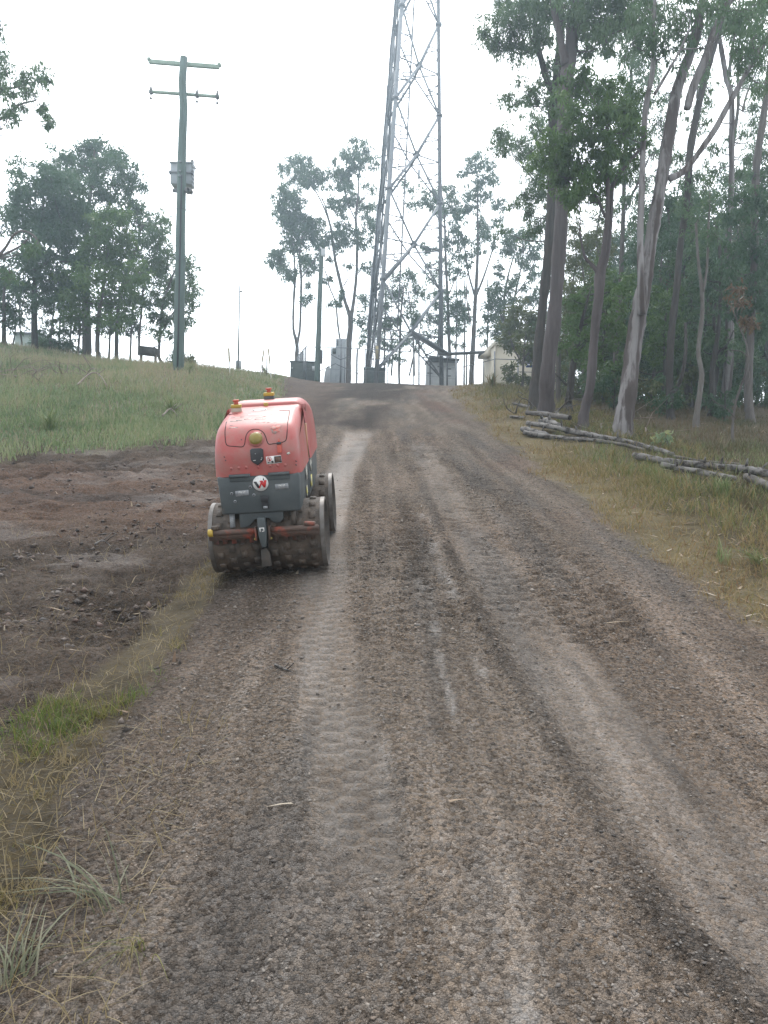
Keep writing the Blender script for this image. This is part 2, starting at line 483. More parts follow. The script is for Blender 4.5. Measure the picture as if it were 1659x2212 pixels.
gy = [-60, -30, -15, -8, -4, -2, -1, -0.4, 0.1, 0.5, 0.85, 1.1]
y_ = 1.2
while y_ < 14.5: gy.append(y_); y_ += min(.0088 * y_, .0165 if y_ < 6 else .025)
while y_ < 165: gy.append(y_); y_ *= 1.022
gy = np.array(gy)
gt = np.linspace(-1, 1, 301)
gw = 0.70 * np.maximum(gy, 0) + 0.9 + 1.2 * np.maximum(-gy, 0)
GX = gw[:, None] * gt[None, :] ; GY = np.repeat(gy[:, None], len(gt), 1)
gz, gcol, gst, ggl = ground_arrays(GX.ravel(), GY.ravel())
ni, nj = GX.shape
ii = np.arange(ni - 1)[:, None]; jj = np.arange(nj - 1)[None, :]
gq = np.stack([ii * nj + jj, ii * nj + jj + 1, (ii + 1) * nj + jj + 1, (ii + 1) * nj + jj], -1).reshape(-1, 4)
gme = mesh_np('ground', np.stack([GX.ravel(), GY.ravel(), gz], -1), gq, np.zeros((0, 3), int))
gme.polygons.foreach_set('use_smooth', np.ones(len(gme.polygons), bool))
ca = gme.attributes.new('soil', 'FLOAT_COLOR', 'POINT')
ca.data.foreach_set('color', np.concatenate([gcol, np.ones((len(gcol), 1))], 1).astype(np.float32).ravel())
for nm, ar in (('stony', gst), ('gloss', ggl)):
    a_ = gme.attributes.new(nm, 'FLOAT', 'POINT'); a_.data.foreach_set('value', ar.astype(np.float32))
ground = bpy.data.objects.new('ground', gme); COL.objects.link(ground); ground['kind'] = 'structure'

def ground_mat():
    m, n, l, p = new_mat('soil_and_gravel')
    def attr(nm, out):
        a = n.new('ShaderNodeAttribute'); a.attribute_name = nm; return a.outputs[out]
    col, st, gl = attr('soil', 'Color'), attr('stony', 'Fac'), attr('gloss', 'Fac')
    tc = n.new('ShaderNodeTexCoord')
    def vor(sc, feat='F1'):
        v = n.new('ShaderNodeTexVoronoi'); v.inputs['Scale'].default_value = sc; v.feature = feat
        l.new(tc.outputs['Object'], v.inputs['Vector']); return v
    def noise(sc, d=4):
        v = n.new('ShaderNodeTexNoise'); v.inputs['Scale'].default_value = sc; v.inputs['Detail'].default_value = d; v.inputs['Roughness'].default_value = .7
        l.new(tc.outputs['Object'], v.inputs['Vector']); return v
    def math_(op, a, b=None, c=None):
        k = n.new('ShaderNodeMath'); k.operation = op
        for i, q in enumerate((a, b, c)):
            if q is None: continue
            if isinstance(q, (int, float)): k.inputs[i].default_value = q
            else: l.new(q, k.inputs[i])
        return k.outputs[0]
    v1, v2, v3 = vor(72), vor(160), vor(34)
    sep = n.new('ShaderNodeSeparateColor'); l.new(v1.outputs['Color'], sep.inputs['Color'])
    sep2 = n.new('ShaderNodeSeparateColor'); l.new(v2.outputs['Color'], sep2.inputs['Color'])
    # each stone its own tone
    tone = math_('ADD', math_('MULTIPLY', sep.outputs['Red'], 0.85), math_('MULTIPLY', sep2.outputs['Green'], 0.55))
    tone = math_('ADD', tone, 0.32)
    tone = math_('ADD', math_('MULTIPLY', math_('SUBTRACT', tone, 1.0), math_('MULTIPLY_ADD', st, 0.85, 0.15)), 1.0)
    nz = noise(9, 6); nz2 = noise(160, 3)
    tone = math_('MULTIPLY', tone, math_('MULTIPLY_ADD', nz.outputs['Fac'], 0.7, 0.65))
    tone = math_('MULTIPLY', tone, math_('MULTIPLY_ADD', nz2.outputs['Fac'], 0.8, 0.6))
    sc = n.new('ShaderNodeVectorMath'); sc.operation = 'SCALE'
    l.new(col, sc.inputs[0]); l.new(tone, sc.inputs['Scale'])
    # warm and grey stones
    hs = n.new('ShaderNodeHueSaturation'); l.new(sc.outputs['Vector'], hs.inputs['Color'])
    l.new(math_('MULTIPLY_ADD', sep.outputs['Blue'], 0.55, 0.68), hs.inputs['Saturation'])
    l.new(hs.outputs['Color'], p.inputs['Base Color'])
    l.new(math_('MULTIPLY_ADD', gl, -0.50, 0.88), p.inputs['Roughness'])
    l.new(math_('MULTIPLY_ADD', gl, .32, .05), p.inputs['Specular IOR Level'])
    hgt = math_('ADD', math_('MULTIPLY', v1.outputs['Distance'], -0.55), math_('MULTIPLY', v2.outputs['Distance'], -0.5))
    hgt = math_('ADD', hgt, math_('MULTIPLY', v3.outputs['Distance'], -0.25))
    hgt = math_('MULTIPLY', hgt, math_('MULTIPLY_ADD', st, 0.85, 0.15))
    hgt = math_('ADD', hgt, math_('MULTIPLY', noise(40, 6).outputs['Fac'], 0.5))
    bp = n.new('ShaderNodeBump'); bp.inputs['Strength'].default_value = 1.0; bp.inputs['Distance'].default_value = 0.026
    l.new(hgt, bp.inputs['Height']); l.new(bp.outputs['Normal'], p.inputs['Normal'])
    return m
gme.materials.append(ground_mat())

# ---- loose stones on the track and clods in the mud: one mass each
def scatter_stones(name, n, yr, keep, rmin, rmax, mats, seed, sink=0.35, flat=0.6):
    g = np.random.default_rng(seed)
    y = yr[0] * (yr[1] / yr[0]) ** g.random(n)
    x = (g.random(n) * 2 - 1) * (0.56 * y + 0.35)
    k = g.random(n) < keep(x, y)
    x, y = x[k], y[k]; n = len(x)
    z = ground_arrays(x, y)[0]
    r = rmin * (rmax / rmin) ** (g.random(n) ** 1.8) * np.clip(y / 3.0, 0.9, 1.7)
    octa = np.array([[1, 0, 0], [0, 1, 0], [-1, 0, 0], [0, -1, 0], [0, 0, 1], [0, 0, -1]], float)
    V = octa[None] * (1 + 0.35 * g.normal(size=(n, 6, 1))).clip(0.4, 1.7) + 0.25 * g.normal(size=(n, 6, 3))
    V[:, :, 2] *= flat
    V[:, :, 0] *= (0.7 + 0.8 * g.random(n))[:, None]
    a = g.random(n) * 6.283; ca_, sa_ = np.cos(a)[:, None], np.sin(a)[:, None]
    X, Y = V[:, :, 0] * ca_ - V[:, :, 1] * sa_, V[:, :, 0] * sa_ + V[:, :, 1] * ca_
    V = np.stack([X, Y, V[:, :, 2]], -1) * r[:, None, None]
    V += np.stack([x, y, z + r * flat * (1 - 2 * sink) * 0.5], -1)[:, None, :]
    f = np.array([[0, 1, 4], [1, 2, 4], [2, 3, 4], [3, 0, 4], [1, 0, 5], [2, 1, 5], [3, 2, 5], [0, 3, 5]])
    T = (f[None] + (np.arange(n) * 6)[:, None, None]).reshape(-1, 3)
    b = MB(); b.add(V.reshape(-1, 3), tris=T)
    return b.build(name, mats, kind='stuff', face_attr=np.repeat(g.random(n), 8))

def stone_mat(name, cols):
    m, n, l, p = new_mat(name)
    at = n.new('ShaderNodeAttribute'); at.attribute_name = 'rnd'
    cr = n.new('ShaderNodeValToRGB'); e = cr.color_ramp.elements
    e[0].color = (*cols[0], 1); e[1].color = (*cols[-1], 1)
    for i, c in enumerate(cols[1:-1]): e.new((i + 1) / (len(cols) - 1)).color = (*c, 1)
    l.new(at.outputs['Fac'], cr.inputs['Fac'])
    tc = n.new('ShaderNodeTexCoord'); t = n.new('ShaderNodeTexNoise'); t.inputs['Scale'].default_value = 120
    l.new(tc.outputs['Object'], t.inputs['Vector'])
    mr = n.new('ShaderNodeMapRange'); mr.inputs['To Min'].default_value = .6; mr.inputs['To Max'].default_value = 1.4; l.new(t.outputs['Fac'], mr.inputs['Value'])
    s = n.new('ShaderNodeVectorMath'); s.operation = 'SCALE'; l.new(cr.outputs['Color'], s.inputs[0]); l.new(mr.outputs['Result'], s.inputs['Scale'])
    l.new(s.outputs['Vector'], p.inputs['Base Color']); p.inputs['Roughness'].default_value = .8
    return m

def keep_road(x, y):
    Z = zones(x, y); q = x - road_c(y)
    wa = line_mask(x, y, WHEEL_A); fl = line_mask(x, y, FLAT_R)
    return Z['on'] * (1 - Z['strip']) * (1 - 0.85 * wa) * (1 - 0.4 * fl) * sstep(0.36, 0.55, fbm(q * 4, y * 0.6 + 9, 3) + 0.12 * fbm(x * 9, y * 9, 2))
def keep_mud(x, y):
    return zones(x, y)['mud'] * sstep(0.4, 0.6, fbm(x * 1.6, y * 1.6 + 4, 3))
scatter_stones('gravel', 40000, (1.5, 15), keep_road, 0.0028, 0.0085,
               stone_mat('gravel_stone', [(.04, .035, .031), (.095, .077, .064), (.15, .115, .088), (.105, .096, .088), (.24, .205, .17)]), 11)
scatter_stones('mud_clods', 18000, (2.6, 13), keep_mud, 0.004, 0.017,
               stone_mat('mud_clod', [(.030, .025, .022), (.055, .041, .034), (.085, .055, .043), (.05, .043, .038), (.13, .105, .09)]), 12, sink=0.3, flat=0.7)

# ------------------------------------------------------------------ the trench roller
def slab_mat():
    return M('charcoal_paint', (.050, .060, .064), (.072, .082, .084), rough=.5, scale=5, c=(.115, .098, .080), cscale=7, clo=.60, chi=.80, bump=.05)
m_red = M('faded_red_paint', (.30, .056, .050), (.345, .090, .080), rough=.45, scale=2.5, c=(.24, .14, .115), cscale=7, clo=.46, chi=.78, spec=.5, bump=.02, bscale=60)
m_char = slab_mat()
m_darkm = M('grimy_steel', (.040, .037, .034), (.085, .070, .058), rough=.75, scale=10, bump=.3)
m_groove = M('dark_gap', (.018, .012, .012), rough=.9)
m_drum = M('muddy_drum_steel', (.048, .038, .030), (.090, .066, .048), rough=.7, scale=9, lo=.4, hi=.62, c=(.15, .118, .092), cscale=6, clo=.60, chi=.75, bump=.5, bscale=70, spec=.5)
m_rim = M('worn_bright_steel', (.17, .16, .15), (.085, .075, .066), rough=.5, scale=8, metal=.3)
m_orange = M('chipped_orange_steel', (.27, .060, .034), (.082, .054, .042), rough=.65, scale=9, lo=.32, hi=.50, bump=.3)
m_yellow = M('yellow_plastic', (.42, .28, .035), (.33, .235, .05), rough=.5, scale=20)
m_olive = M('olive_yellow_lens', (.21, .155, .030), (.17, .13, .03), rough=.4, scale=30)
m_cream = M('dirty_cream_plastic', (.46, .40, .33), (.34, .28, .22), rough=.6, scale=20)
m_redbtn = M('faded_red_button', (.38, .07, .045), rough=.5)
m_blk = M('black_plastic', (.022, .023, .026), (.035, .036, .04), rough=.45, scale=20)
m_white = M('white_sticker', (.72, .72, .70), (.56, .54, .52), rough=.5, scale=40)
m_greyst = M('grey_plate', (.19, .20, .21), (.30, .31, .32), rough=.5, scale=60)
m_peel = M('peeling_decal', (.44, .43, .38), (.12, .12, .11), rough=.6, scale=22, lo=.45, hi=.52)
m_peely = M('peeling_yellow_decal', (.50, .44, .12), (.30, .30, .26), rough=.6, scale=18, lo=.45, hi=.55)
m_badgered = M('badge_red', (.50, .03, .03), rough=.4)
m_tan = M('rust_tan_paint', (.34, .15, .08), (.28, .17, .09), rough=.55, scale=9)
m_scuff = M('scuffed_paint', (.27, .20, .18), (.44, .14, .115), rough=.7, scale=26, lo=.46, hi=.54)

RX, RY = -0.782, 5.45
rz = H(RX, RY)
ROOT_R = Euler((math.atan(SLOPE) - R(0.2), R(-4.9), R(1.3)), 'YXZ')
ROOT_R = (Matrix.Rotation(R(1.3), 3, 'Z') @ Matrix.Rotation(math.atan(SLOPE) - R(0.2), 3, 'X') @ Matrix.Rotation(R(-4.9), 3, 'Y'))
roller = empty('trench_roller', (RX, RY, rz + 0.004), 'red and charcoal remote trench roller on muddy padded drums beside the gravel track', 'roller')
roller.rotation_euler = ROOT_R.to_euler()
ROOT_M = Matrix.Translation(roller.location) @ ROOT_R.to_4x4()
ROOT_I = ROOT_M.inverted()

def rpix(cx, cy):
    """a spot in the close survey crop of the machine -> sight line in the machine's own frame"""
    u, v = (500 + cx * 380 / 1557) * 1659 / 1920, (940 + cy * 540 / 2212) * 2212 / 2560
    o = ROOT_I @ CAMP
    return o, (ROOT_I.to_3x3() @ ray(u, v)).normalized()

# hood: side profile (y, z), offset inwards towards its sides to round the edges
HP = spline([(-.262, .722), (-.266, .80), (-.262, .868), (-.240, .930), (-.205, .985), (-.155, 1.030), (-.08, 1.060), (.06, 1.090), (.22, 1.112), (.395, 1.130)], 4)
HP2 = spline([(.405, 1.128), (.425, 1.152), (.50, 1.166), (.75, 1.160), (1.02, 1.110), (1.15, 1.02), (1.21, .90), (1.22, .722)], 4)
def hood_mesh(prof, w, rr):
    prof = np.asarray(prof)
    tg = np.gradient(prof, axis=0); tg /= np.linalg.norm(tg, axis=1)[:, None]
    nrm = np.stack([tg[:, 1], -tg[:, 0]], -1)          # inward is to the right of the path (rear, then top, then front)
    ph = np.linspace(0, np.pi / 2, 7)
    st = []
    for s in (-1, 1):
        for p in (ph[::-1] if s < 0 else ph):
            x = s * (w - rr + rr * math.sin(p)); st.append((x, rr * (1 - math.cos(p))))
    V = []
    for x, of in st:
        c = prof + nrm * of
        c[:, 1] = np.maximum(c[:, 1], prof[:, 1].min())
        c[0] = (prof[0, 0] + of, prof[0, 1])
        # sides lean in slightly towards the top
        lean = 1 - 0.055 * np.clip((c[:, 1] - .722) / .4, 0, 1)
        V.append(np.stack([x * lean, c[:, 0], c[:, 1]], -1))
    n, m = len(prof), len(st)
    b = MB()
    q = [[i * n + j, i * n + j + 1, (i + 1) * n + j + 1, (i + 1) * n + j] for i in range(m - 1) for j in range(n - 1)]
    b.add(np.concatenate(V), q)
    b.ng.append([j for j in range(n)][::-1]); b.ng.append([(m - 1) * n + j for j in range(n)])
    # floor
    b.ng.append([i * n for i in range(m)] + [i * n + n - 1 for i in range(m)][::-1])
    return b
hood = hood_mesh(np.concatenate([HP, [(.40, .722)]]), .288, .072).build('engine_hood', m_red, roller, smooth=True)
hood2 = hood_mesh(np.concatenate([[(.412, .722)], HP2]), .296, .085).build('front_hood', m_red, roller, smooth=True)
for o_ in (hood, hood2):
    e_ = o_.modifiers.new('edges', 'EDGE_SPLIT'); e_.split_angle = R(50)

def hood_hit(cx, cy, prof=HP, lift=0.0):
    o, d = rpix(cx, cy)
    best = None
    for a, b in zip(prof[:-1], prof[1:]):
        # plane through the profile segment
        ny, nz = -(b[1] - a[1]), (b[0] - a[0])
        L = math.hypot(ny, nz); ny, nz = ny / L, nz / L
        den = d.y * ny + d.z * nz
        if abs(den) < 1e-6: continue
        t = ((a[0] - o.y) * ny + (a[1] - o.z) * nz) / den
        p = o + d * t
        k = ((p.y - a[0]) * (b[0] - a[0]) + (p.z - a[1]) * (b[1] - a[1])) / L / L
        if -0.02 <= k <= 1.02 and (best is None or t < best[0]): best = (t, p, Vector((0, ny, nz)))
    if best is None: return Vector((0, prof[-1][0], prof[-1][1])), Vector((0, 0, 1))
    _, p, nn = best
    if nn.y > 0 and nn.z < 0: nn = -nn
    return p + nn * lift, nn

def face_hit(cx, cy, y=-.262, lift=0.0):
    o, d = rpix(cx, cy)
    t = (y - o.y) / d.y
    p = o + d * t
    return Vector((p.x, y - lift, p.z)), Vector((0, -1, 0))

def frame_on(n):
    x = Vector((1, 0, 0)); up = n.cross(x)
    up = up if up.z > 0 else -up
    return x, up.normalized(), n

def plate(pn, w, h, name, mat, parent, th=.003, poly=None, rot=0.0, bevel=0.0):
    p, n = pn
    x, up, n = frame_on(n)
    if rot: 
        mr = Matrix.Rotation(R(rot), 3, n); x = mr @ x; up = mr @ up
    b = MB()
    poly = poly or [(-w / 2, -h / 2), (w / 2, -h / 2), (w / 2, h / 2), (-w / 2, h / 2)]
    b.prism(poly, p - n * .004, x, up, n, th + .004)
    return b.build(name, mat, parent, bevel=bevel)

def disc(pn, r, name, mat, parent, th=.004, n=28):
    return plate(pn, 0, 0, name, mat, parent, th, [(r * math.cos(a), r * math.sin(a)) for a in np.arange(n) / n * 2 * math.pi])

# grooves of the service hatch on the hood
def groove(path, name='hatch_seam', r=.0028):
    pts = [hood_hit(*c)[0] for c in path]
    pts = spline([tuple(p) for p in pts], 5)
    MB().tube(pts, r, 6).build(name, m_groove, hood)
groove([(292, 396), (345, 390), (385, 388)])
groove([(272, 470), (262, 520), (256, 570), (258, 630), (266, 690), (290, 714), (350, 720), (430, 725), (455, 700), (464, 650), (476, 600), (510, 560), (560, 545), (610, 552), (650, 580), (672, 620), (686, 665), (706, 697), (760, 692), (830, 682), (875, 662), (888, 620), (893, 560), (900, 470), (912, 400), (915, 352)])
groove([(813, 356), (860, 353), (915, 352)])
# beacon lens in its round seat
bp_, bn_ = hood_hit(572, 642)
disc((bp_, bn_), .056, 'lamp_seat', m_red, hood, .004, 32)
MB().dome(bp_ + bn_ * .003, bn_, .045, .026, 24, 6).build('round_lamp', m_olive, roller, smooth=True)
for a in (45, 135, 225, 315):
    x, up, n = frame_on(bn_)
    c = bp_ + (x * math.cos(R(a)) + up * math.sin(R(a))) * .052
    MB().dome(c + bn_ * .004, bn_, .004, .004, 8, 2).build('lamp_screw', m_olive, hood)
# shield shaped lock cover
sp = hood_hit(586, 828)
sh = plate(sp, 0, 0, 'lock_cover', m_blk, roller, .012, [(-.042, .048), (-.042, -.018), (-.030, -.034), (0, -.055), (.030, -.034), (.042, -.018), (.042, .048), (.030, .056), (-.030, .056)], bevel=.003)
mk = [(572, 790, .016, 70), (560, 862, .018, 5), (630, 852, .007, 60), (636, 838, .006, -20), (535, 788, .008, 80), (602, 748, .008, 0), (566, 752, .006, 0)]
for cx_, cy_, L_, r_ in mk:
    p_, n_2 = hood_hit(cx_, cy_)
    plate((p_ + n_2 * .0125, n_2), L_, .0035, 'chip_mark', m_white, sh, .0008, rot=r_)
# rubber latch
lp = hood_hit(815, 735)
la = plate(lp, .030, .072, 'hood_latch', m_redbtn, roller, .010, bevel=.003)
plate((hood_hit(812, 693)[0] + lp[1] * .010, lp[1]), .030, .016, 'latch_cap', m_blk, la, .006)
plate(hood_hit(810, 666), 0, 0, 'latch_hook', m_redbtn, la, .012, [(-.008, -.012), (.008, -.012), (0, .014)])
# warning sticker: pictogram on white, print on dark
st_p = hood_hit(757, 857, lift=.0)
sk = plate(st_p, .100, .050, 'warning_sticker', m_white, roller, .0012, rot=3)
x_, up_, nn_ = frame_on(st_p[1])
def onst(dx, dy): return (st_p[0] + x_ * dx + up_ * dy + nn_ * .0016, nn_)
plate(onst(.026, .0015), .046, .042, 'dark_print', m_blk, sk, .0004, rot=3)
for k_, (w_, yy_) in enumerate([(.034, .012), (.038, .004), (.030, -.004), (.036, -.012)]):
    plate(onst(.026, yy_ + .0015), w_, .0022, 'print_line', m_tan, sk, .001, rot=3)
ring = [(.0135 * math.cos(a), .0135 * math.sin(a)) for a in np.linspace(0, 2 * math.pi, 25)]
rp = [onst(-.030 + a, .006 + b)[0] for a, b in ring]
MB().tube(rp, .0018, 5).build('red_ring', m_badgered, sk)
plate(onst(-.030, .006), .024, .0034, 'ring_bar', m_badgered, sk, .001, rot=-42)
plate(onst(-.030, .003), .006, .020, 'figure_mark', m_blk, sk, .0006)
plate(onst(-.036, -.016), .012, .006, 'figure_mark', m_blk, sk, .0006)
plate(onst(-.010, -.013), .014, .014, 'figure_mark', m_blk, sk, .0006, rot=20)
# top plates and worn print
plate(hood_hit(610, 350), .095, .060, 'riveted_plate', m_white, roller, .003)
for c in ((549, 356), (667, 348)):
    p_, n_2 = hood_hit(*c); MB().dome(p_ + n_2 * .003, n_2, .006, .004, 10, 2).build('rivet', m_darkm, roller)
plate(hood_hit(622, 391), .165, .022, 'white_strip', m_white, roller, .0012, rot=1.5)
for cx_, cy_, w_, h_ in [(380, 425, .08, .010), (350, 462, .055, .014), (400, 455, .040, .014), (488, 440, .050, .016), (430, 418, .03, .008), (625, 416, .075, .014), (620, 440, .080, .014), (325, 505, .03, .006), (340, 530, .06, .005), (600, 476, .03, .006), (655, 474, .02, .006), (700, 476, .018, .006), (770, 470, .02, .006)]:
    plate(hood_hit(cx_, cy_), w_, h_, 'worn_print', m_peel, roller, .0008, rot=3.5)
g_ = np.random.default_rng(3)
for cx_, cy_, s_ in [(775, 545, .034), (757, 530, .022), (797, 520, .02), (765, 578, .016), (800, 560, .016), (748, 552, .014)]:
    pl_ = [(s_ * (0.7 + .5 * g_.random()) * math.cos(a), s_ * (0.7 + .5 * g_.random()) * math.sin(a)) for a in np.arange(11) / 11 * 2 * math.pi]
    plate(hood_hit(cx_, cy_), 0, 0, 'scuffed_patch', m_scuff, roller, .0006 + .0002 * g_.random(), pl_)
for cx_, cy_ in [(425, 652), (250, 830), (262, 865), (985, 872), (985, 910)]:
    plate(hood_hit(cx_, cy_), .006, .010, 'chip_mark', m_blk, roller, .0006, rot=g_.random() * 90)
plate(hood_hit(905, 792), .022, .014, 'worn_print', m_peel, roller, .0006, rot=20)
# stop buttons and filler cap
def stop_box(c, w, hgt, low, yaw, name='stop_button'):
    o_ = MB().box(c + Vector((0, 0, hgt * .24)), (w, w * .85, hgt * .52), (0, 0, yaw)).build(name, low, roller, bevel=.004)
    MB().box(c + Vector((0, 0, hgt * .66)), (w * 1.03, w * .9, hgt * .34), (0, 0, yaw)).build('yellow_lid', m_yellow, o_, bevel=.004)
    t_ = c + Vector((0, 0, hgt * .82))
    MB().cyl(t_, t_ + Vector((0, 0, .022)), .016, n=14).build('button_stem', m_redbtn, o_)
    MB().cyl(t_ + Vector((0, 0, .020)), t_ + Vector((0, 0, .034)), .022, .024, n=16).build('button_head', m_redbtn, o_, bevel=.003)
c_, _ = hood_hit(372, 366)
stop_box(c_ + Vector((0, .02, -.008)), .072, .070, m_cream, 6)
stop_box(Vector((hood_hit(768, 224, HP2)[0].x + .0, .62, 1.155)), .074, .075, m_char, 0)
c_, _ = hood_hit(668, 288)
o_ = MB().cyl(c_ + Vector((0, .01, -.006)), c_ + Vector((0, .01, .024)), .017, n=16).build('filler_cap', m_yellow, roller, bevel=.003)
# red screws along the bottom of the hood
for c in ((322, 948), (398, 943), (474, 937), (597, 933), (718, 921), (796, 913), (873, 911)):
    p_, n_2 = hood_hit(*c); MB().dome(p_ - n_2 * .001, n_2, .011, .007, 12, 3).build('hood_bolt', m_red, hood, smooth=True)

# charcoal body below
bod = MB()
BY0, BY1 = -.262, .395
bod.prism([(-.272, .725), (.272, .725), (.262, .470), (-.262, .470)], (0, BY0, 0), (1, 0, 0), (0, 0, 1), (0, 1, 0), BY1 - BY0)
body = bod.build('rear_body', m_char, roller, bevel=.012)
MB().prism([(-.280, .718), (.280, .718), (.27, .44), (-.27, .44)], (0, .425, 0), (1, 0, 0), (0, 0, 1), (0, 1, 0), .80).build('front_body', m_char, roller, bevel=.015)
MB().box((0, .41, .60), (.40, .06, .30)).build('articulation_joint', m_darkm, roller, bevel=.01)
for c, w in (((406, 1004), .138), ((806, 970), .138)):
    p_, _ = face_hit(*c)
    h_ = MB().cyl((p_.x - w / 2, BY0 - .006, .726), (p_.x + w / 2, BY0 - .006, .726), .0125, n=14).build('hood_hinge', m_char, roller)
    MB().box((p_.x, BY0 - .0035, .708), (w, .007, .034)).build('hinge_leaf', m_char, h_, bevel=.001)
for c in ((338, 1052), (415, 1047), (490, 1041), (735, 1017), (808, 1015), (885, 1010)):
    p_, n_2 = face_hit(*c); MB().dome(p_, n_2, .009, .005, 10, 3).build('body_bolt', m_char, body, smooth=True)
for c in ((325, 1205), (515, 1137), (553, 1218), (360, 1285)):
    p_, n_2 = face_hit(*c)
    w_ = MB().cyl(p_, p_ + n_2 * .003, .010, n=14).build('bolt_washer', m_greyst, body)
    MB().dome(p_ + n_2 * .003, n_2, .006, .003, 8, 2).build('bolt_hole', m_blk, body)
for c in ((432, 1200), (838, 1130)):
    pn = face_hit(*c)
    t_ = plate(pn, .088, .036, 'name_plate', m_greyst, roller, .0015, rot=3)
    for k in range(6):
        plate((pn[0] + Vector((-.022 + .008 * k, -.0016, .006 + .002 * (k % 2))), pn[1]), .0022 + .002 * (k % 3), .009, 'worn_letter', m_white, t_, .0006, rot=(-20, 15, 0, 25, -10, 5)[k])
# round maker's badge: dark and red strokes on white
bpn = face_hit(621, 1098)
bd = disc(bpn, .0545, 'round_badge', m_blk, roller, .004, 40)
disc((bpn[0] + bpn[1] * .004, bpn[1]), .0515, 'badge_face', m_white, bd, .001, 40)
def stroke(poly, mat):
    # the badge leans with the machine as seen in the photograph
    plate((bpn[0] + bpn[1] * .0055, bpn[1]), 0, 0, 'badge_stroke', mat, bd, .001, poly)
S = .00066
def bp2(*pts): return [((a - 621) * S, -(b - 1098) * S) for a, b in pts]
stroke(bp2((551, 1078), (580, 1078), (608, 1126), (598, 1147), (588, 1142)), m_blk)
stroke(bp2((598, 1147), (622, 1088), (640, 1070), (650, 1074), (612, 1147)), m_badgered)
stroke(bp2((612, 1072), (640, 1070), (662, 1110), (668, 1142), (650, 1142)), m_badgered)
stroke(bp2((655, 1142), (668, 1142), (684, 1068), (660, 1068), (650, 1090), (662, 1108)), m_badgered)
stroke(bp2((648, 1066), (652, 1040), (662, 1058), (658, 1070)), m_blk)
# latch on the charcoal face
lp = face_hit(668, 1290)
la = plate(lp, .046, .088, 'body_latch', m_blk, roller, .008, bevel=.002)
plate((lp[0] + Vector((0, -.009, .022)), lp[1]), .050, .036, 'latch_handle', m_blk, la, .008, bevel=.003)
plate((lp[0] + Vector((0, -.009, -.034)), lp[1]), .028, .016, 'latch_hook', m_greyst, la, .004)
# right hand side: tan guard between two seams, peeling decals
def side(x, y0, y1, z0, z1, name, mat, th=.003, skew=0.0):
    return MB().prism([(y0, z0), (y1, z0), (y1 + skew, z1), (y0 + skew, z1)], (x, 0, 0), (0, 1, 0), (0, 0, 1), (1, 0, 0), th).build(name, mat, roller)
side(.276, .33, .395, .735, .99, 'side_guard', m_tan, .010)
side(.2735, .16, .30, .60, .705, 'side_decal', m_peel, .002)
side(.2695, .16, .22, .485, .56, 'side_decal', m_peely, .004)
side(.2815, .46, .62, .62, .71, 'side_decal', m_peel, .002)
side(.277, .455, .56, .50, .585, 'side_decal', m_peely, .006)
for k, (y_, z_, h_) in enumerate([(.02, 1.015, .02), (.0, .955, .035), (-.02, .905, .02), (-.03, .86, .015), (-.03, .80, .075)]):
    MB().box((.2835 - (z_ - .722) * .037, y_ + .05, z_), (.006, .03 + .02 * (k % 2), h_)).build('side_letter', m_peel, hood)
MB().tube([(.2865, .398, .735), (.279, .398, .94), (.268, .392, 1.04)], .004, 6).build('side_seam', m_groove, roller)

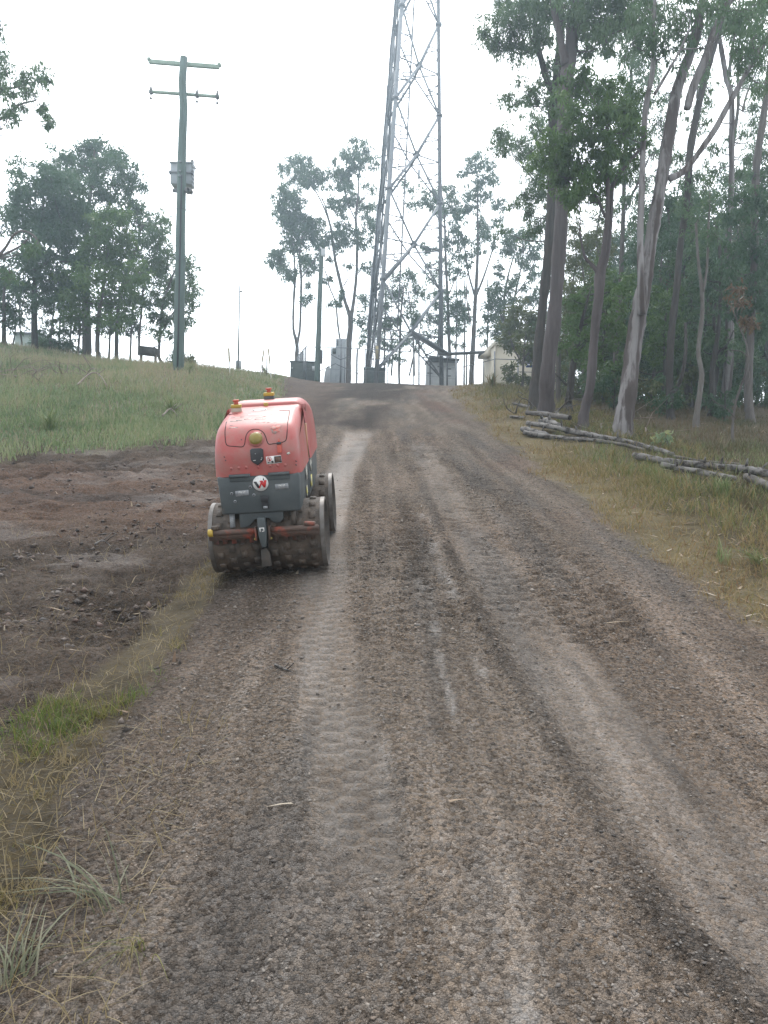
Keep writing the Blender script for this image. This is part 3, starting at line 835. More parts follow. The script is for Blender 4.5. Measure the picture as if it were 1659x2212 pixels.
# frames, drums, scrapers
def drum(y0, parent_name='rear'):
    rt = bpy.data.objects.new('roller_drum', None); COL.objects.link(rt); rt.parent = roller
    rt.location = (0, y0, .258)
    rt.rotation_euler = (R(11 if y0 > .5 else 0), 0, 0)
    for s in (-1, 1):
        x0, x1 = (.022, .408) if s > 0 else (-.380, -.022)
        b = MB()
        n = 56
        b.tube([(x0, 0, 0), (x0 + .001, 0, 0), (x1 - .001, 0, 0), (x1, 0, 0)], [.236, .243, .243, .236], n, cap=False)
        # hollow outer end: rim, deep dish
        xo, xi = (x1, x1 - .09) if s > 0 else (x0, x0 + .09)
        b.tube([(xo, 0, 0), (xo, 0, 0.0001)], [.236, .222], n, cap=False) if False else None
        sh_ = b.build('drum_shell', m_drum, rt, smooth=True)
        a_ = np.arange(n) / n * 2 * np.pi
        rings = [(xo, .2365), (xo, .224), (xi, .214), (xi, .09), (xi + s * .05, .085), (xi + s * .05, .0005)]
        V = np.concatenate([np.stack([np.full(n, x), r * np.cos(a_), r * np.sin(a_)], -1) for x, r in rings])
        Q = [[i * n + j, i * n + (j + 1) % n, (i + 1) * n + (j + 1) % n, (i + 1) * n + j] for i in range(len(rings) - 1) for j in range(n)]
        MB().add(V, Q).build('drum_dish', m_darkm, rt)
        xin = x0 if s > 0 else x1
        V = np.concatenate([np.stack([np.full(n, xin), r * np.cos(a_), r * np.sin(a_)], -1) for r in (.236, .0005)])
        MB().add(V, [[j, (j + 1) % n, n + (j + 1) % n, n + j] for j in range(n)]).build('drum_wall', m_darkm, rt)
        MB().tube([(x1 - .030 if s > 0 else x0 + .030, 0, 0), (x1 - .002 if s > 0 else x0 + .002, 0, 0)], [.2455, .2455], n, cap=False).build('drum_rim', m_rim, rt, smooth=True)
        # pads
        for ci in range(4):
            xc = s * (.062 + (.088 if s > 0 else .080) * ci)
            nn = 15
            for k in range(nn):
                a = (k + .5 * (ci % 2)) / nn * 2 * math.pi + .11 * s
                c = Vector((xc, .245 * math.cos(a), .245 * math.sin(a)))
                b = MB(); 
                hx, ht, hr = .024, .029, .0075
                vs = []
                for (q, rr) in ((1.0, -hr), (.78, hr)):
                    for dx, dt in ((-1, -1), (1, -1), (1, 1), (-1, 1)):
                        vs.append((dx * hx * q, dt * ht * q, rr))
                mr = Matrix.Rotation(a - math.pi / 2, 3, 'X')
                vs = [tuple(c + mr @ Vector(v)) for v in vs]
                b.add(vs, [[0, 3, 2, 1], [4, 5, 6, 7], [0, 1, 5, 4], [1, 2, 6, 5], [2, 3, 7, 6], [3, 0, 4, 7]])
                b.build('drum_pad', m_drum, rt)
    MB().cyl((-.30, 0, 0), (.30, 0, 0), .06, n=16).build('axle', m_darkm, rt)
    return rt
drum(0.0); drum(1.06)
fr = MB()
fr.prism([(-.155, .475), (.14, .475), (.14, .42), (.115, .392), (.072, .392), (.045, .425), (-.05, .425), (-.085, .385), (-.11, .372), (-.155, .372)], (0, -.235, 0), (1, 0, 0), (0, 0, 1), (0, 1, 0), .03)
fr.build('rear_bracket', m_char, roller, bevel=.003)
MB().box((0, .02, .445), (.46, .42, .05)).build('chassis', m_darkm, roller, bevel=.006)
MB().box((0, 1.04, .43), (.50, .44, .05)).build('chassis', m_darkm, roller, bevel=.006)
MB().box((0, .0, .33), (.036, .34, .22)).build('drum_carrier', m_darkm, roller, bevel=.004)
MB().box((0, 1.06, .33), (.036, .34, .22)).build('drum_carrier', m_darkm, roller, bevel=.004)
for s in (-1, 1):
    MB().cyl((s * .205, -.21, .475), (s * .205, -.23, .375), .018, n=14).build('rubber_buffer', m_greyst if s < 0 else m_darkm, roller)
# toothed orange scraper in two lengths
def scraper(x0, x1, teeth, end):
    z0, z1 = .300, .362
    poly = [(x0, z1), (x0, z0)]
    w = (x1 - x0) / (2 * teeth + 1)
    for k in range(teeth):
        a = x0 + w * (2 * k + 1)
        poly += [(a, z0), (a, z0 - .026), (a + w, z0 - .026), (a + w, z0)]
    poly += [(x1, z0), (x1, z1)]
    o_ = MB().prism([(a, b) for a, b in poly], (0, -.272, 0), (1, 0, 0), (0, 0, 1), (0, 1, 0), .020).build('scraper_bar', m_orange, roller)
    MB().cyl((x0 + .005, -.262, .350), (x1 - .005, -.262, .350), .020, n=12).build('scraper_tube', m_orange, o_)
    return o_
s1 = scraper(-.362, -.035, 5, -1)
s2 = scraper(.035, .375, 5, 1)
MB().cyl((-.366, -.264, .352), (-.332, -.264, .352), .026, n=16).build('yellow_end', m_yellow, s1, bevel=.004)
MB().box((-.318, -.262, .385), (.05, .03, .028)).build('mud_lump', m_drum, s1, bevel=.008)
MB().box((.315, -.262, .380), (.075, .035, .026), (0, 4, 0)).build('mud_lump', m_orange, s2, bevel=.008)
cb = MB().prism([(-.026, .445), (.026, .445), (.030, .34), (.018, .245), (-.010, .245), (-.026, .33)], (0.0, -.315, 0), (1, 0, 0), (0, 0, 1), (0, 1, 0), .045).build('centre_bracket', m_char, roller, bevel=.005)
pm = (Vector((.002, -.3155, .362)), Vector((0, -1, 0)))
for dx, dz, w_, h_ in ((-.004, .016, .028, .007), (-.013, .004, .008, .026), (.012, .006, .007, .026), (.004, -.006, .012, .006)):
    plate((pm[0] + Vector((dx, 0, dz)), pm[1]), w_, h_, 'white_mark', m_white, cb, .0012)
MB().prism([(-.028, .215), (.010, .225), (.030, .19), (.034, .10), (-.030, .095)], (.0, -.262, 0), (1, 0, 0), (0, 0, 1), (0, 1, 0), .03).build('centre_scraper', m_darkm, roller, bevel=.004)
for s in (-1, 1):
    MB().box((s * .045, -.275, .335), (.012, .05, .09)).build('bracket_lug', m_orange, roller, bevel=.002)
    MB().dome(Vector((s * .052, -.29, .30)), (0, -1, 0), .010, .008, 10, 3).build('bracket_bolt', m_olive, roller)
bpy.context.view_layer.update()
# caked soil pressed against the drums where they stand

# ------------------------------------------------------------------ trees
m_bark_pale = M('pale_gum_bark', (.175, .165, .162), (.066, .053, .050), rough=.8, scale=2.0, stretch=(3.6, 3.6, .20), lo=.44, hi=.57, detail=6, c=(.045, .034, .030), cscale=1.1, clo=.50, chi=.58, bump=.5, bscale=9)
m_bark_brown = M('brown_gum_bark', (.082, .068, .068), (.052, .041, .040), rough=.85, scale=3, stretch=(4, 4, .35), detail=6, c=(.135, .12, .118), cscale=1.2, clo=.58, chi=.75, bump=.6, bscale=9)
m_bark_dark = M('dark_rough_bark', (.032, .028, .026), (.060, .052, .046), rough=.9, scale=5, stretch=(4, 4, .4), detail=6, bump=.8, bscale=12)
m_bark_grey = M('thin_grey_bark', (.14, .128, .115), (.08, .07, .06), rough=.85, scale=4, stretch=(3, 3, .5), detail=5, bump=.5, bscale=12)
m_bark_mid = M('mid_brown_bark', (.065, .057, .052), (.105, .092, .083), rough=.88, scale=4, stretch=(4, 4, .4), detail=5, bump=.6, bscale=12)
m_leaf_gum = leaf_mat('grey_green_gum_leaf', (.042, .080, .034), (.068, .124, .052), (.115, .175, .080))
m_leaf_dark = leaf_mat('dark_gum_leaf', (.028, .060, .030), (.044, .092, .042), (.080, .138, .062))
m_leaf_green = leaf_mat('fresh_green_leaf', (.040, .085, .022), (.065, .125, .030), (.110, .175, .050))
m_leaf_olive = leaf_mat('olive_leaf', (.050, .070, .026), (.085, .105, .036), (.130, .145, .060))
m_leaf_brown = leaf_mat('dry_brown_leaf', (.070, .045, .024), (.10, .065, .034), (.14, .095, .055))

def leaf_cloud(g, cen, rad, n, L, Wd, droop=1.1):
    """n narrow leaves about each sub-centre -> verts, quads"""
    k = len(cen)
    c = np.repeat(cen, n, 0); r = np.repeat(rad, n, 0)
    off = g.normal(size=(k * n, 3)); ln = np.linalg.norm(off, axis=1)[:, None]
    off = off / ln * (g.random((k * n, 1)) ** 0.55 * 1.08)
    p = c + off * r
    d = g.normal(size=(k * n, 3)); d /= np.linalg.norm(d, axis=1)[:, None]
    d[:, 2] -= droop * g.random(k * n) * 1.4
    d /= np.linalg.norm(d, axis=1)[:, None]
    s = np.cross(d, g.normal(size=(k * n, 3))); s /= np.linalg.norm(s, axis=1)[:, None] + 1e-9
    l = (L * (0.6 + 0.7 * g.random(k * n)))[:, None]; w = (Wd * (0.6 + 0.7 * g.random(k * n)))[:, None]
    bend = np.cross(s, d) * l * 0.12
    a = p; b = p + d * l * .45 + s * w * .5 + bend; cc = p + d * l; e = p + d * l * .45 - s * w * .5 + bend
    V = np.stack([a, b, cc, e], 1).reshape(-1, 3)
    Q = np.arange(len(V)).reshape(-1, 4)
    return V, Q

SEED = [100]
def tree(name, label, group, base, stems, clumps, bark, leaf, dens=1.0, L=.12, W=.024, cat='tree', sub=10, jd=1.0, droop=1.1, twig=True, flare=1.35, extra_limbs=()):
    """base (u, d); stems: list of [(u, v, width px[, d])...], the first starting at the ground; clumps (u, v, r px[, d])"""
    SEED[0] += 1
    g = np.random.default_rng(SEED[0])
    bd_ = base[1]
    L, W = L * 1.1, W * 1.22
    if bd_ > 45: twig = False
    bp = at(base[0], bd_)
    root = empty(name, bp, label, cat, group)
    tb = MB(); bones = []; rads = []
    sc = bd_ / F
    first = True
    for st in stems:
        pts = []
        for q in st:
            d = q[3] if len(q) > 3 else bd_
            p = P(q[0], q[1], d); pts.append((p.x, p.y, p.z, max(q[2] * d / F / 2, .004)))
        if first:
            wb = stems[0][0][2] * sc / 2
            pts = [(bp.x, bp.y, bp.z - .12, wb * flare * 1.15), (bp.x + (pts[0][0] - bp.x) * .12, bp.y, bp.z + .25, wb * 1.06)] + [p for p in pts if p[2] > bp.z + .4]
            first = False
        # a little wander in depth so stems are not flat
        pts = np.array(pts)
        if len(pts) > 2: pts[1:, 1] += np.cumsum(g.normal(size=len(pts) - 1) * .10 * jd) * min(1, bd_ / 20)
        sp_ = spline(pts, 6)
        sp_[:, 3] = np.maximum(sp_[:, 3], .004)
        tb.tube(sp_[:, :3], sp_[:, 3] * (1 + .05 * g.normal(size=len(sp_))), 10 if sp_[:, 3].max() > .06 else 6, rng=g, rough=.035)
        bones.append(sp_[:, :3]); rads.append(sp_[:, 3])
    bone = np.concatenate(bones); brad = np.concatenate(rads)
    lv, lq, ln = [], [], 0
    for cl in clumps:
        d = cl[3] if len(cl) > 3 else bd_ + g.normal() * .55 * jd * min(2.2, bd_ / 18)
        c = np.array(P(cl[0], cl[1], d)); r = cl[2] * d / F * 1.12
        # limb from the nearest lower part of the stems
        dist = np.linalg.norm(bone - c, axis=1) + np.where(bone[:, 2] > c[2] - .15 * r, 1.2 + 1.5 * (bone[:, 2] - c[2]).clip(0), 0)
        k = int(np.argmin(dist))
        lim = np.array([bone[k], bone[k] * .55 + c * .45 + np.array([0, 0, -.10 * np.linalg.norm(c - bone[k])]) + g.normal(size=3) * .06 * np.linalg.norm(c - bone[k]), c])
        r0 = min(brad[k] * .55, .012 + .045 * r)
        sl = spline(lim, 5)
        tb.tube(sl, np.linspace(max(r0, .006), .005, len(sl)), 4, cap=False)
        ns = max(3, int(sub))
        sc_ = c + (g.normal(size=(ns, 3)) * .55).clip(-1.1, 1.1) * np.array([r, r * 1.15, r * .9])
        sr = r * (.30 + .42 * g.random((ns, 1))) * np.array([[1, 1, .8]])
        if twig:
            for s_ in sc_:
                m_ = (c + s_) / 2 + g.normal(size=3) * .08 * r
                tb.tube([c, m_, s_], [.006 + .006 * r, .005, .003], 3, cap=False)
        n = int(1.35 * 1.25 * dens * math.pi * r * r / (L * W * .3) / ns)
        v, q = leaf_cloud(g, sc_, sr, max(n, 8), L, W, droop)
        lv.append(v); lq.append(q + ln); ln += len(v)
    tb.build('trunk', bark, root, off=bp, smooth=True)
    if lv:
        b = MB(); V = np.concatenate(lv); Q = np.concatenate(lq)
        b.add(V, Q)
        # tone: per leaf, with lighter and darker sprays
        cm = vnoise(V[::4, 0] * 1.3 + V[::4, 1] * .4, V[::4, 2] * 1.3)
        b.build('crown', leaf, root, off=bp, face_attr=np.clip(.15 + .42 * cm + .38 * g.random(len(Q)), 0, 1))
    return root

def c6(x, y): return (1348 + .2345 * x, .2345 * y)
def c7(x, y): return (1019.5 + .2345 * x, .2345 * y)
GR = 'gum trees at the edge of the forest'
# the pair beside the log pile
tree('gum_tree', 'thick straight brown gum behind the log pile end, front of the pair', GR, (1178, 17.2),
     [[(1178, 895, 33), (1179, 800, 32), (1194, 680, 30), (1204, 560, 29), (1211, 440, 28), (1216, 300, 28), (1223, 190, 31), (1236, 100, 29), (1250, 0, 28), (1262, -120, 24), (1275, -260, 16)],
      [(1222, 140, 18), (1208, 80, 15), (1194, 20, 13), (1182, -60, 10)], [(1250, 0, 16), (1290, -90, 11), (1330, -150, 8)]],
     [(1290, 30, 42), (1330, 55, 42), (1262, 55, 34), (1310, 92, 34), (1350, 15, 42), (1385, 45, 38), (1275, -20, 45), (1235, 20, 34), (1205, 15, 34), (1240, 70, 22), (1190, -30, 45), (1330, -40, 50), (1270, 100, 26)],
     m_bark_brown, m_leaf_gum, dens=1.15, L=.13, W=.026, droop=1.8)
tree('gum_tree', 'tall gum close behind the thick brown trunk, forking high with a left limb', GR, (1153, 19.2),
     [[(1155, 866, 23), (1165, 780, 21), (1178, 660, 20), (1187, 560, 20), (1194, 440, 20), (1200, 330, 21), (1203, 220, 26), (1213, 120, 18), (1217, 50, 16), (1215, -40, 12)],
      [(1200, 205, 16), (1184, 178, 15), (1170, 130, 13), (1159, 70, 11), (1156, 10, 9), (1150, -60, 7)], [(1158, 100, 6), (1145, 105, 5), (1125, 112, 4), (1098, 104, 3)]],
     [(1102, 59, 38), (1058, 77, 30), (1137, 35, 36), (1160, 66, 30), (1082, 92, 26), (1118, 88, 28), (1150, 88, 24), (1179, 82, 22), (1075, 45, 24), (1120, 10, 34), (1085, 10, 26), (1165, 15, 30), (1132, 198, 22), (1165, 188, 20), (1155, 223, 22), (1098, 208, 18), (1182, 215, 18), (1110, 226, 12), (1185, 140, 16), (1178, 160, 16)],
     m_bark_dark, m_leaf_gum, dens=1.0, L=.13, W=.026, droop=1.5)
# slim forked gum with the broad mid-level crown
tree('gum_tree', 'slim dark gum forking at half height, its full green crown before the pair', GR, (1262, 14.6),
     [[(1262, 925, 21), (1275, 830, 20), (1285, 720, 19), (1292, 640, 21), (1297, 592, 23), (1302, 540, 12), (1308, 460, 10), (1306, 380, 8), (1302, 300, 6)],
      [(1292, 590, 10), (1280, 572, 9), (1266, 555, 7), (1258, 530, 5), (1250, 500, 4)], [(1300, 585, 15), (1314, 540, 13), (1324, 450, 12), (1334, 385, 10), (1362, 345, 7), (1396, 308, 5)],
      [(1308, 470, 7), (1286, 420, 6), (1262, 370, 5), (1240, 320, 4)]],
     [(c7(x, y) + (r,)) for x, y, r in [(1000, 700, 24), (950, 800, 28), (1100, 800, 26), (1150, 900, 30), (1250, 850, 24), (1400, 900, 28), (950, 1000, 28), (1100, 1100, 30), (1250, 1080, 30), (1450, 1050, 28), (850, 1180, 28), (1000, 1250, 30), (1200, 1280, 30), (1400, 1230, 30), (750, 1350, 28), (900, 1430, 30), (1080, 1450, 30), (1300, 1420, 30), (1450, 1400, 26), (720, 1560, 26), (850, 1640, 30), (1050, 1620, 28), (1200, 1620, 26), (980, 1780, 26), (880, 1820, 22), (1130, 1760, 20), (1330, 1580, 22), (640, 1480, 22)]],
     m_bark_brown, m_leaf_green, dens=1.5, L=.11, W=.028, droop=1.5)
# spray of crowns on the sky side
tree('gum_tree', 'thin gum behind the pair of trunks, pale leaf sprays reaching over the sky', GR, (1205, 22.5),
     [[(1212, 850, 10), (1208, 740, 10), (1204, 640, 10), (1200, 520, 9), (1190, 420, 8), (1176, 330, 7), (1160, 290, 5), (1150, 262, 4)], [(1192, 430, 6), (1165, 400, 4), (1140, 375, 3)]],
     [(1087, 288, 22), (1090, 315, 24), (1118, 305, 22), (1146, 328, 24), (1165, 350, 26), (1150, 376, 20), (1128, 330, 18), (1132, 415, 22), (1160, 432, 24), (1138, 452, 20), (1110, 440, 14), (1172, 395, 24), (1080, 300, 14), (1170, 470, 24), (1150, 250, 20), (1172, 280, 24), (1085, 498, 14), (1150, 500, 20)],
     m_bark_mid, m_leaf_gum, dens=.95, L=.14, W=.026, droop=1.6)
# the big leaning gum
tree('gum_tree', 'largest leaning gum with streaky pale peeling bark behind the log pile', GR, (1345, 13.7),
     [[(1346, 935, 42), (1360, 850, 38), (1376, 750, 36), (1390, 665, 36), (1404, 590, 30), (1416, 520, 28), (1428, 450, 27), (1444, 370, 28), (1462, 285, 27), (1477, 205, 25), (1494, 140, 23), (1520, 60, 22), (1538, -20, 20), (1560, -130, 15)],
      [(1386, 680, 18), (1383, 600, 15), (1386, 500, 14), (1392, 400, 13), (1404, 293, 12), (1413, 200, 12), (1421, 130, 11), (1427, 40, 9), (1430, -60, 7)],
      [(1448, 385, 16), (1478, 368, 13), (1506, 335, 12), (1540, 285, 12), (1575, 220, 11), (1608, 160, 10), (1640, 105, 9), (1668, 60, 8), (1700, 10, 6)],
      [(1484, 235, 16), (1497, 190, 17), (1521, 131, 18), (1545, 75, 17), (1565, 30, 16), (1588, -20, 14), (1610, -90, 11)],
      [(1413, 205, 7), (1436, 165, 6), (1455, 130, 5), (1475, 85, 4)]],
     [(1400, 80, 30), (1430, 45, 34), (1365, 95, 26), (1460, 70, 28), (1445, 110, 22), (1480, 30, 32), (1400, 20, 36), (1500, 95, 18), (1545, 20, 28), (1605, 20, 36), (1640, 40, 34), (1590, 60, 26), (1625, 85, 28), (1655, 90, 30), (1610, 120, 22), (1640, 140, 26), (1660, 180, 24), (1470, 130, 18), (1590, 110, 18), (1560, -20, 36), (1490, -20, 40), (1650, -10, 40)],
     m_bark_pale, m_leaf_gum, dens=.85, L=.13, W=.025, droop=2.2)
tree('gum_tree', 'dark bare gum trunk right behind the largest leaning gum, following its slant', GR, (1450, 19.0),
     [[(1447, 880, 17), (1450, 790, 16), (1457, 703, 15), (1467, 615, 15), (1477, 528, 14), (1488, 420, 15), (1498, 317, 16), (1517, 211, 15), (1532, 150, 15), (1545, 95, 13), (1560, 20, 11), (1570, -60, 8)],
      [(1449, 850, 9), (1462, 838, 8), (1468, 810, 8), (1472, 760, 7), (1476, 700, 5)]],
     [(1515, 150, 22), (1530, 190, 18), (1500, 250, 20), (1520, 270, 16), (1545, 60, 30), (1470, 340, 22), (1500, 390, 22), (1480, 440, 20)],
     m_bark_dark, m_leaf_gum, dens=.8, L=.13, W=.026, droop=2.0)
tree('gum_tree', 'smooth pale gum standing in the forest, its stem forking in the sky gap', GR, (1567, 21.5),
     [[(1567, 862, 21), (1570, 768, 19), (1570, 659, 17), (1573, 540, 14), (1575, 422, 12), (1578, 300, 11), (1576, 220, 11), (1570, 165, 11), (1560, 120, 10), (1551, 85, 9), (1540, 20, 7)],
      [(1574, 165, 7), (1579, 110, 7), (1588, 60, 6), (1598, 10, 5), (1606, -50, 4)]],
     [(1600, 40, 30), (1620, 70, 26), (1555, 40, 26), (1640, 110, 24), (1580, 20, 26), (1530, 210, 14), (1545, 320, 18), (1600, 300, 20), (1610, 340, 20), (1620, 150, 24), (1630, 190, 20), (1545, 360, 20), (1600, 380, 24)],
     m_bark_pale, m_leaf_gum, dens=.7, L=.14, W=.026, droop=2.0)
tree('gum_tree', 'slender grey gum by the pale smooth trunk, splitting into two upright stems', GR, (1590, 24.0),
     [[(1584, 850, 8), (1586, 740, 8), (1588, 600, 7), (1594, 387, 7), (1602, 290, 7), (1606, 220, 7), (1605, 150, 6), (1610, 80, 4)], [(1604, 240, 5), (1618, 200, 5), (1634, 165, 4), (1650, 130, 3)]],
     [(1640, 230, 24), (1650, 280, 24), (1625, 270, 18), (1655, 190, 22), (1635, 320, 24), (1600, 180, 14), (1655, 340, 28), (1625, 380, 24)],
     m_bark_grey, m_leaf_gum, dens=.8, L=.15, W=.024, droop=1.8)
tree('gum_tree', 'stout dark leaning gum at the right end of the forest edge', GR, (1622, 19.0),
     [[(1624, 850, 18), (1628, 735, 16), (1632, 560, 15), (1636, 430, 15), (1644, 330, 15), (1654, 260, 14), (1664, 180, 12), (1676, 80, 10)]],
     [(1650, 380, 26), (1635, 420, 28), (1655, 450, 30), (1600, 430, 28), (1625, 480, 30), (1655, 520, 30), (1590, 480, 26), (1610, 530, 30), (1645, 570, 32), (1580, 560, 24), (1600, 600, 30), (1640, 630, 32), (1575, 620, 22), (1610, 660, 28), (1650, 690, 30), (1585, 670, 22), (1625, 720, 26)],
     m_bark_mid, m_leaf_dark, dens=1.1, L=.15, W=.03, droop=1.3)
tree('gum_sapling', 'thin crooked pale-green stem between the dark double trunk and the pale gum', GR, (1505, 17.2),
     [[(1505, 908, 13), (1517, 812, 11), (1514, 757, 9), (1522, 681, 9), (1517, 626, 8), (1509, 560, 6), (1506, 480, 5)], [(1519, 630, 6), (1524, 580, 5), (1526, 500, 5), (1530, 420, 3)]],
     [(1510, 470, 22), (1530, 440, 20), (1495, 500, 18), (1540, 500, 20), (1528, 395, 18)],
     m_bark_grey, m_leaf_gum, dens=.8, L=.13, W=.024)
tree('gum_tree', 'slim straight dark trunk in the shade between the double trunk and crooked stem', GR, (1480, 24.0),
     [[(1480, 850, 11), (1482, 757, 11), (1488, 640, 10), (1490, 520, 9), (1486, 400, 8)]],
     [(1470, 480, 24), (1500, 470, 22), (1480, 430, 22), (1455, 520, 22), (1505, 530, 24), (1480, 560, 20)],
     m_bark_dark, m_leaf_dark, dens=.9, L=.15, W=.028)
tree('gum_tree', 'dark stem just left of the smooth pale gum with a slanting dead branch', GR, (1534, 20.5),
     [[(1533, 872, 13), (1537, 800, 11), (1545, 740, 9), (1553, 660, 8), (1550, 560, 7), (1545, 470, 5)], [(1537, 800, 6), (1550, 765, 5), (1568, 745, 4), (1582, 715, 3)]],
     [(1545, 480, 22), (1530, 560, 22), (1560, 520, 20), (1520, 600, 22), (1545, 620, 22)],
     m_bark_dark, m_leaf_dark, dens=.9, L=.14, W=.028)
tree('gum_sapling', 'dead reddish sapling with bare twigs right of the pale gum, nearest the grass', GR, (1587, 14.5),
     [[(1587, 925, 6), (1597, 870, 5), (1608, 834, 5), (1614, 790, 4), (1616, 746, 4), (1608, 695, 3), (1600, 650, 3)], [(1590, 905, 3), (1570, 885, 2), (1545, 868, 2), (1530, 860, 1.5)], [(1614, 770, 3), (1600, 760, 2), (1575, 756, 2)], [(1606, 840, 2.5), (1618, 815, 2), (1624, 790, 1.5)]],
     [(1600, 650, 14), (1612, 690, 10), (1596, 622, 14), (1622, 700, 9)],
     m_bark_mid, m_leaf_brown, dens=.7, L=.12, W=.026)
tree('gum_tree', 'tall leafy gum filling the gap between the slim forked gum and leaning gum', GR, (1325, 25.0),
     [[(1325, 855, 11), (1330, 740, 11), (1338, 600, 10), (1345, 460, 9), (1352, 320, 8), (1362, 200, 6), (1370, 90, 4)], [(1345, 460, 6), (1375, 400, 5), (1400, 340, 3)], [(1352, 320, 5), (1325, 250, 4), (1310, 190, 3)]],
     [(1350, 120, 28), (1385, 140, 28), (1410, 170, 24), (1365, 180, 30), (1400, 220, 26), (1370, 240, 30), (1340, 220, 26), (1390, 290, 28), (1355, 300, 28), (1415, 320, 22), (1375, 360, 28), (1340, 380, 24), (1395, 410, 24), (1355, 440, 22), (1440, 200, 22), (1430, 260, 20), (1450, 300, 22), (1380, 80, 28), (1340, 60, 28), (1320, 470, 16), (1380, 480, 20), (1440, 350, 20)],
     m_bark_mid, m_leaf_gum, dens=.8, L=.15, W=.03, droop=1.8)
# right of the shed: small leafy trees
tree('leafy_tree', 'bright green leafy tree with a short dark trunk right of the brown pair', GR, (1229, 20.0),
     [[(1229, 850, 16), (1233, 801, 14), (1242, 765, 13), (1250, 720, 9), (1258, 680, 7), (1268, 640, 5)], [(1224, 832, 5), (1210, 820, 4), (1195, 806, 3)], [(1240, 770, 6), (1262, 745, 5), (1290, 720, 4), (1315, 690, 3)]],
     [(1245, 700, 24), (1263, 681, 26), (1278, 648, 26), (1265, 735, 24), (1252, 757, 22), (1309, 630, 26), (1331, 606, 26), (1350, 615, 22), (1318, 700, 24), (1308, 745, 22), (1342, 659, 24), (1290, 690, 24), (1240, 650, 22), (1285, 770, 20), (1330, 730, 22), (1300, 590, 20), (1225, 700, 18), (1220, 740, 18)],
     m_bark_dark, m_leaf_green, dens=1.0, L=.105, W=.034, droop=.7)
tree('leafy_shrub', 'rounded olive-green shrub in front of the cream shed wall', None, (1128, 33.0),
     [[(1128, 835, 5), (1130, 790, 5), (1134, 740, 4), (1138, 700, 3)], [(1130, 790, 3), (1110, 750, 3), (1100, 715, 2)], [(1130, 780, 3), (1155, 740, 3), (1165, 710, 2)]],
     [(1112, 695, 24), (1135, 680, 24), (1160, 690, 22), (1098, 715, 18), (1120, 720, 24), (1145, 715, 24), (1168, 720, 20), (1112, 745, 18), (1140, 748, 22), (1162, 752, 20), (1150, 772, 16), (1128, 768, 14), (1175, 745, 18), (1095, 735, 12)],
     m_bark_mid, m_leaf_olive, dens=1.5, L=.17, W=.055, cat='shrub', droop=.7)
tree('leafy_shrub', 'small pale green bush low against the cream shed wall', None, (1120, 34.5),
     [[(1122, 838, 2.5), (1112, 812, 2), (1098, 795, 1.5)], [(1122, 838, 2), (1135, 820, 2)]],
     [(1092, 797, 8), (1100, 806, 9), (1110, 815, 8), (1106, 795, 6), (1102, 820, 7), (1132, 817, 9), (1142, 822, 7), (1120, 822, 7)],
     m_bark_mid, m_leaf_olive, dens=1.5, L=.17, W=.055, cat='shrub', droop=.5)
tree('leafy_shrub', 'bushy deep green undergrowth tree right of the largest leaning gum', GR, (1428, 21.5),
     [[(1432, 875, 6), (1436, 800, 6), (1434, 740, 5), (1432, 690, 4)]],
     [(1430, 660, 22), (1440, 690, 24), (1426, 720, 20), (1445, 740, 22), (1420, 690, 18), (1428, 765, 18), (1410, 740, 18), (1450, 640, 20), (1420, 630, 20), (1456, 700, 16), (1340, 780, 20), (1320, 800, 18)],
     m_bark_dark, m_leaf_green, dens=1.1, L=.13, W=.04, cat='shrub', droop=.8)
tree('leafy_shrub', 'dull brown-green bush in the shade behind the dark double trunk', GR, (1500, 27.0),
     [[(1500, 850, 6), (1502, 760, 5), (1500, 680, 4)]],
     [(1480, 620, 24), (1500, 600, 26), (1520, 620, 24), (1495, 650, 26), (1530, 650, 22), (1470, 650, 20), (1510, 690, 24), (1480, 690, 22), (1540, 690, 20), (1460, 600, 22)],
     m_bark_dark, m_leaf_brown, dens=1.0, L=.16, W=.045, cat='shrub', droop=.9)
tree('gum_sapling', 'knee-high sapling with a few drooping pale leaves behind the long logs', None, (1440, 12.6),
     [[(1450, 985, 1.6), (1446, 960, 1.5), (1440, 940, 1.2), (1432, 930, 1)], [(1446, 962, 1.2), (1470, 975, 1), (1478, 985, 1)], [(1446, 950, 1), (1454, 936, .8)]],
     [(1425, 938, 9), (1436, 945, 9), (1448, 938, 7), (1418, 948, 6), (1436, 958, 5)],
     m_bark_mid, leaf_mat('pale_sapling_leaf', (.16, .22, .13), (.22, .30, .18), (.36, .30, .08)), dens=.5, L=.09, W=.03, cat='sapling', sub=3, droop=2.0, twig=False)

# forest interior: trunks and crowns one after the other into the depth
g_f = np.random.default_rng(77)
kinds_ = [(m_bark_dark, 'dark'), (m_bark_mid, 'brown'), (m_bark_grey, 'grey'), (m_bark_pale, 'pale')]
def copy_thing(root, loc, rz, sc, label):
    r = root.copy(); COL.objects.link(r); r.location = loc; r.rotation_euler = (0, 0, rz); r.scale = (sc, sc, sc); r['label'] = label
    for ch in list(root.children):
        c = ch.copy(); COL.objects.link(c); c.parent = r
        for gch in ch.children:
            k = gch.copy(); COL.objects.link(k); k.parent = c
    return r
GF = 'forest trees behind the front gums'
spots = []
for i in range(64):
    u = 1205 + 470 * ((i * 0.618 + .13) % 1.0)
    d = 21.5 + 23 * ((i * 0.7548 + .4) % 1.0)
    spots.append((u, d))
spots.sort(key=lambda s: s[1])
LMK = [(1140, 'left edge of the brown pair'), (1180, 'brown pair of trunks'), (1229, 'bright green leafy tree'), (1272, 'slim forked gum'), (1360, 'largest leaning gum'), (1444, 'dark slanting trunk'), (1508, 'crooked pale-green stem'), (1567, 'smooth pale gum'), (1626, 'stout dark leaning gum')]
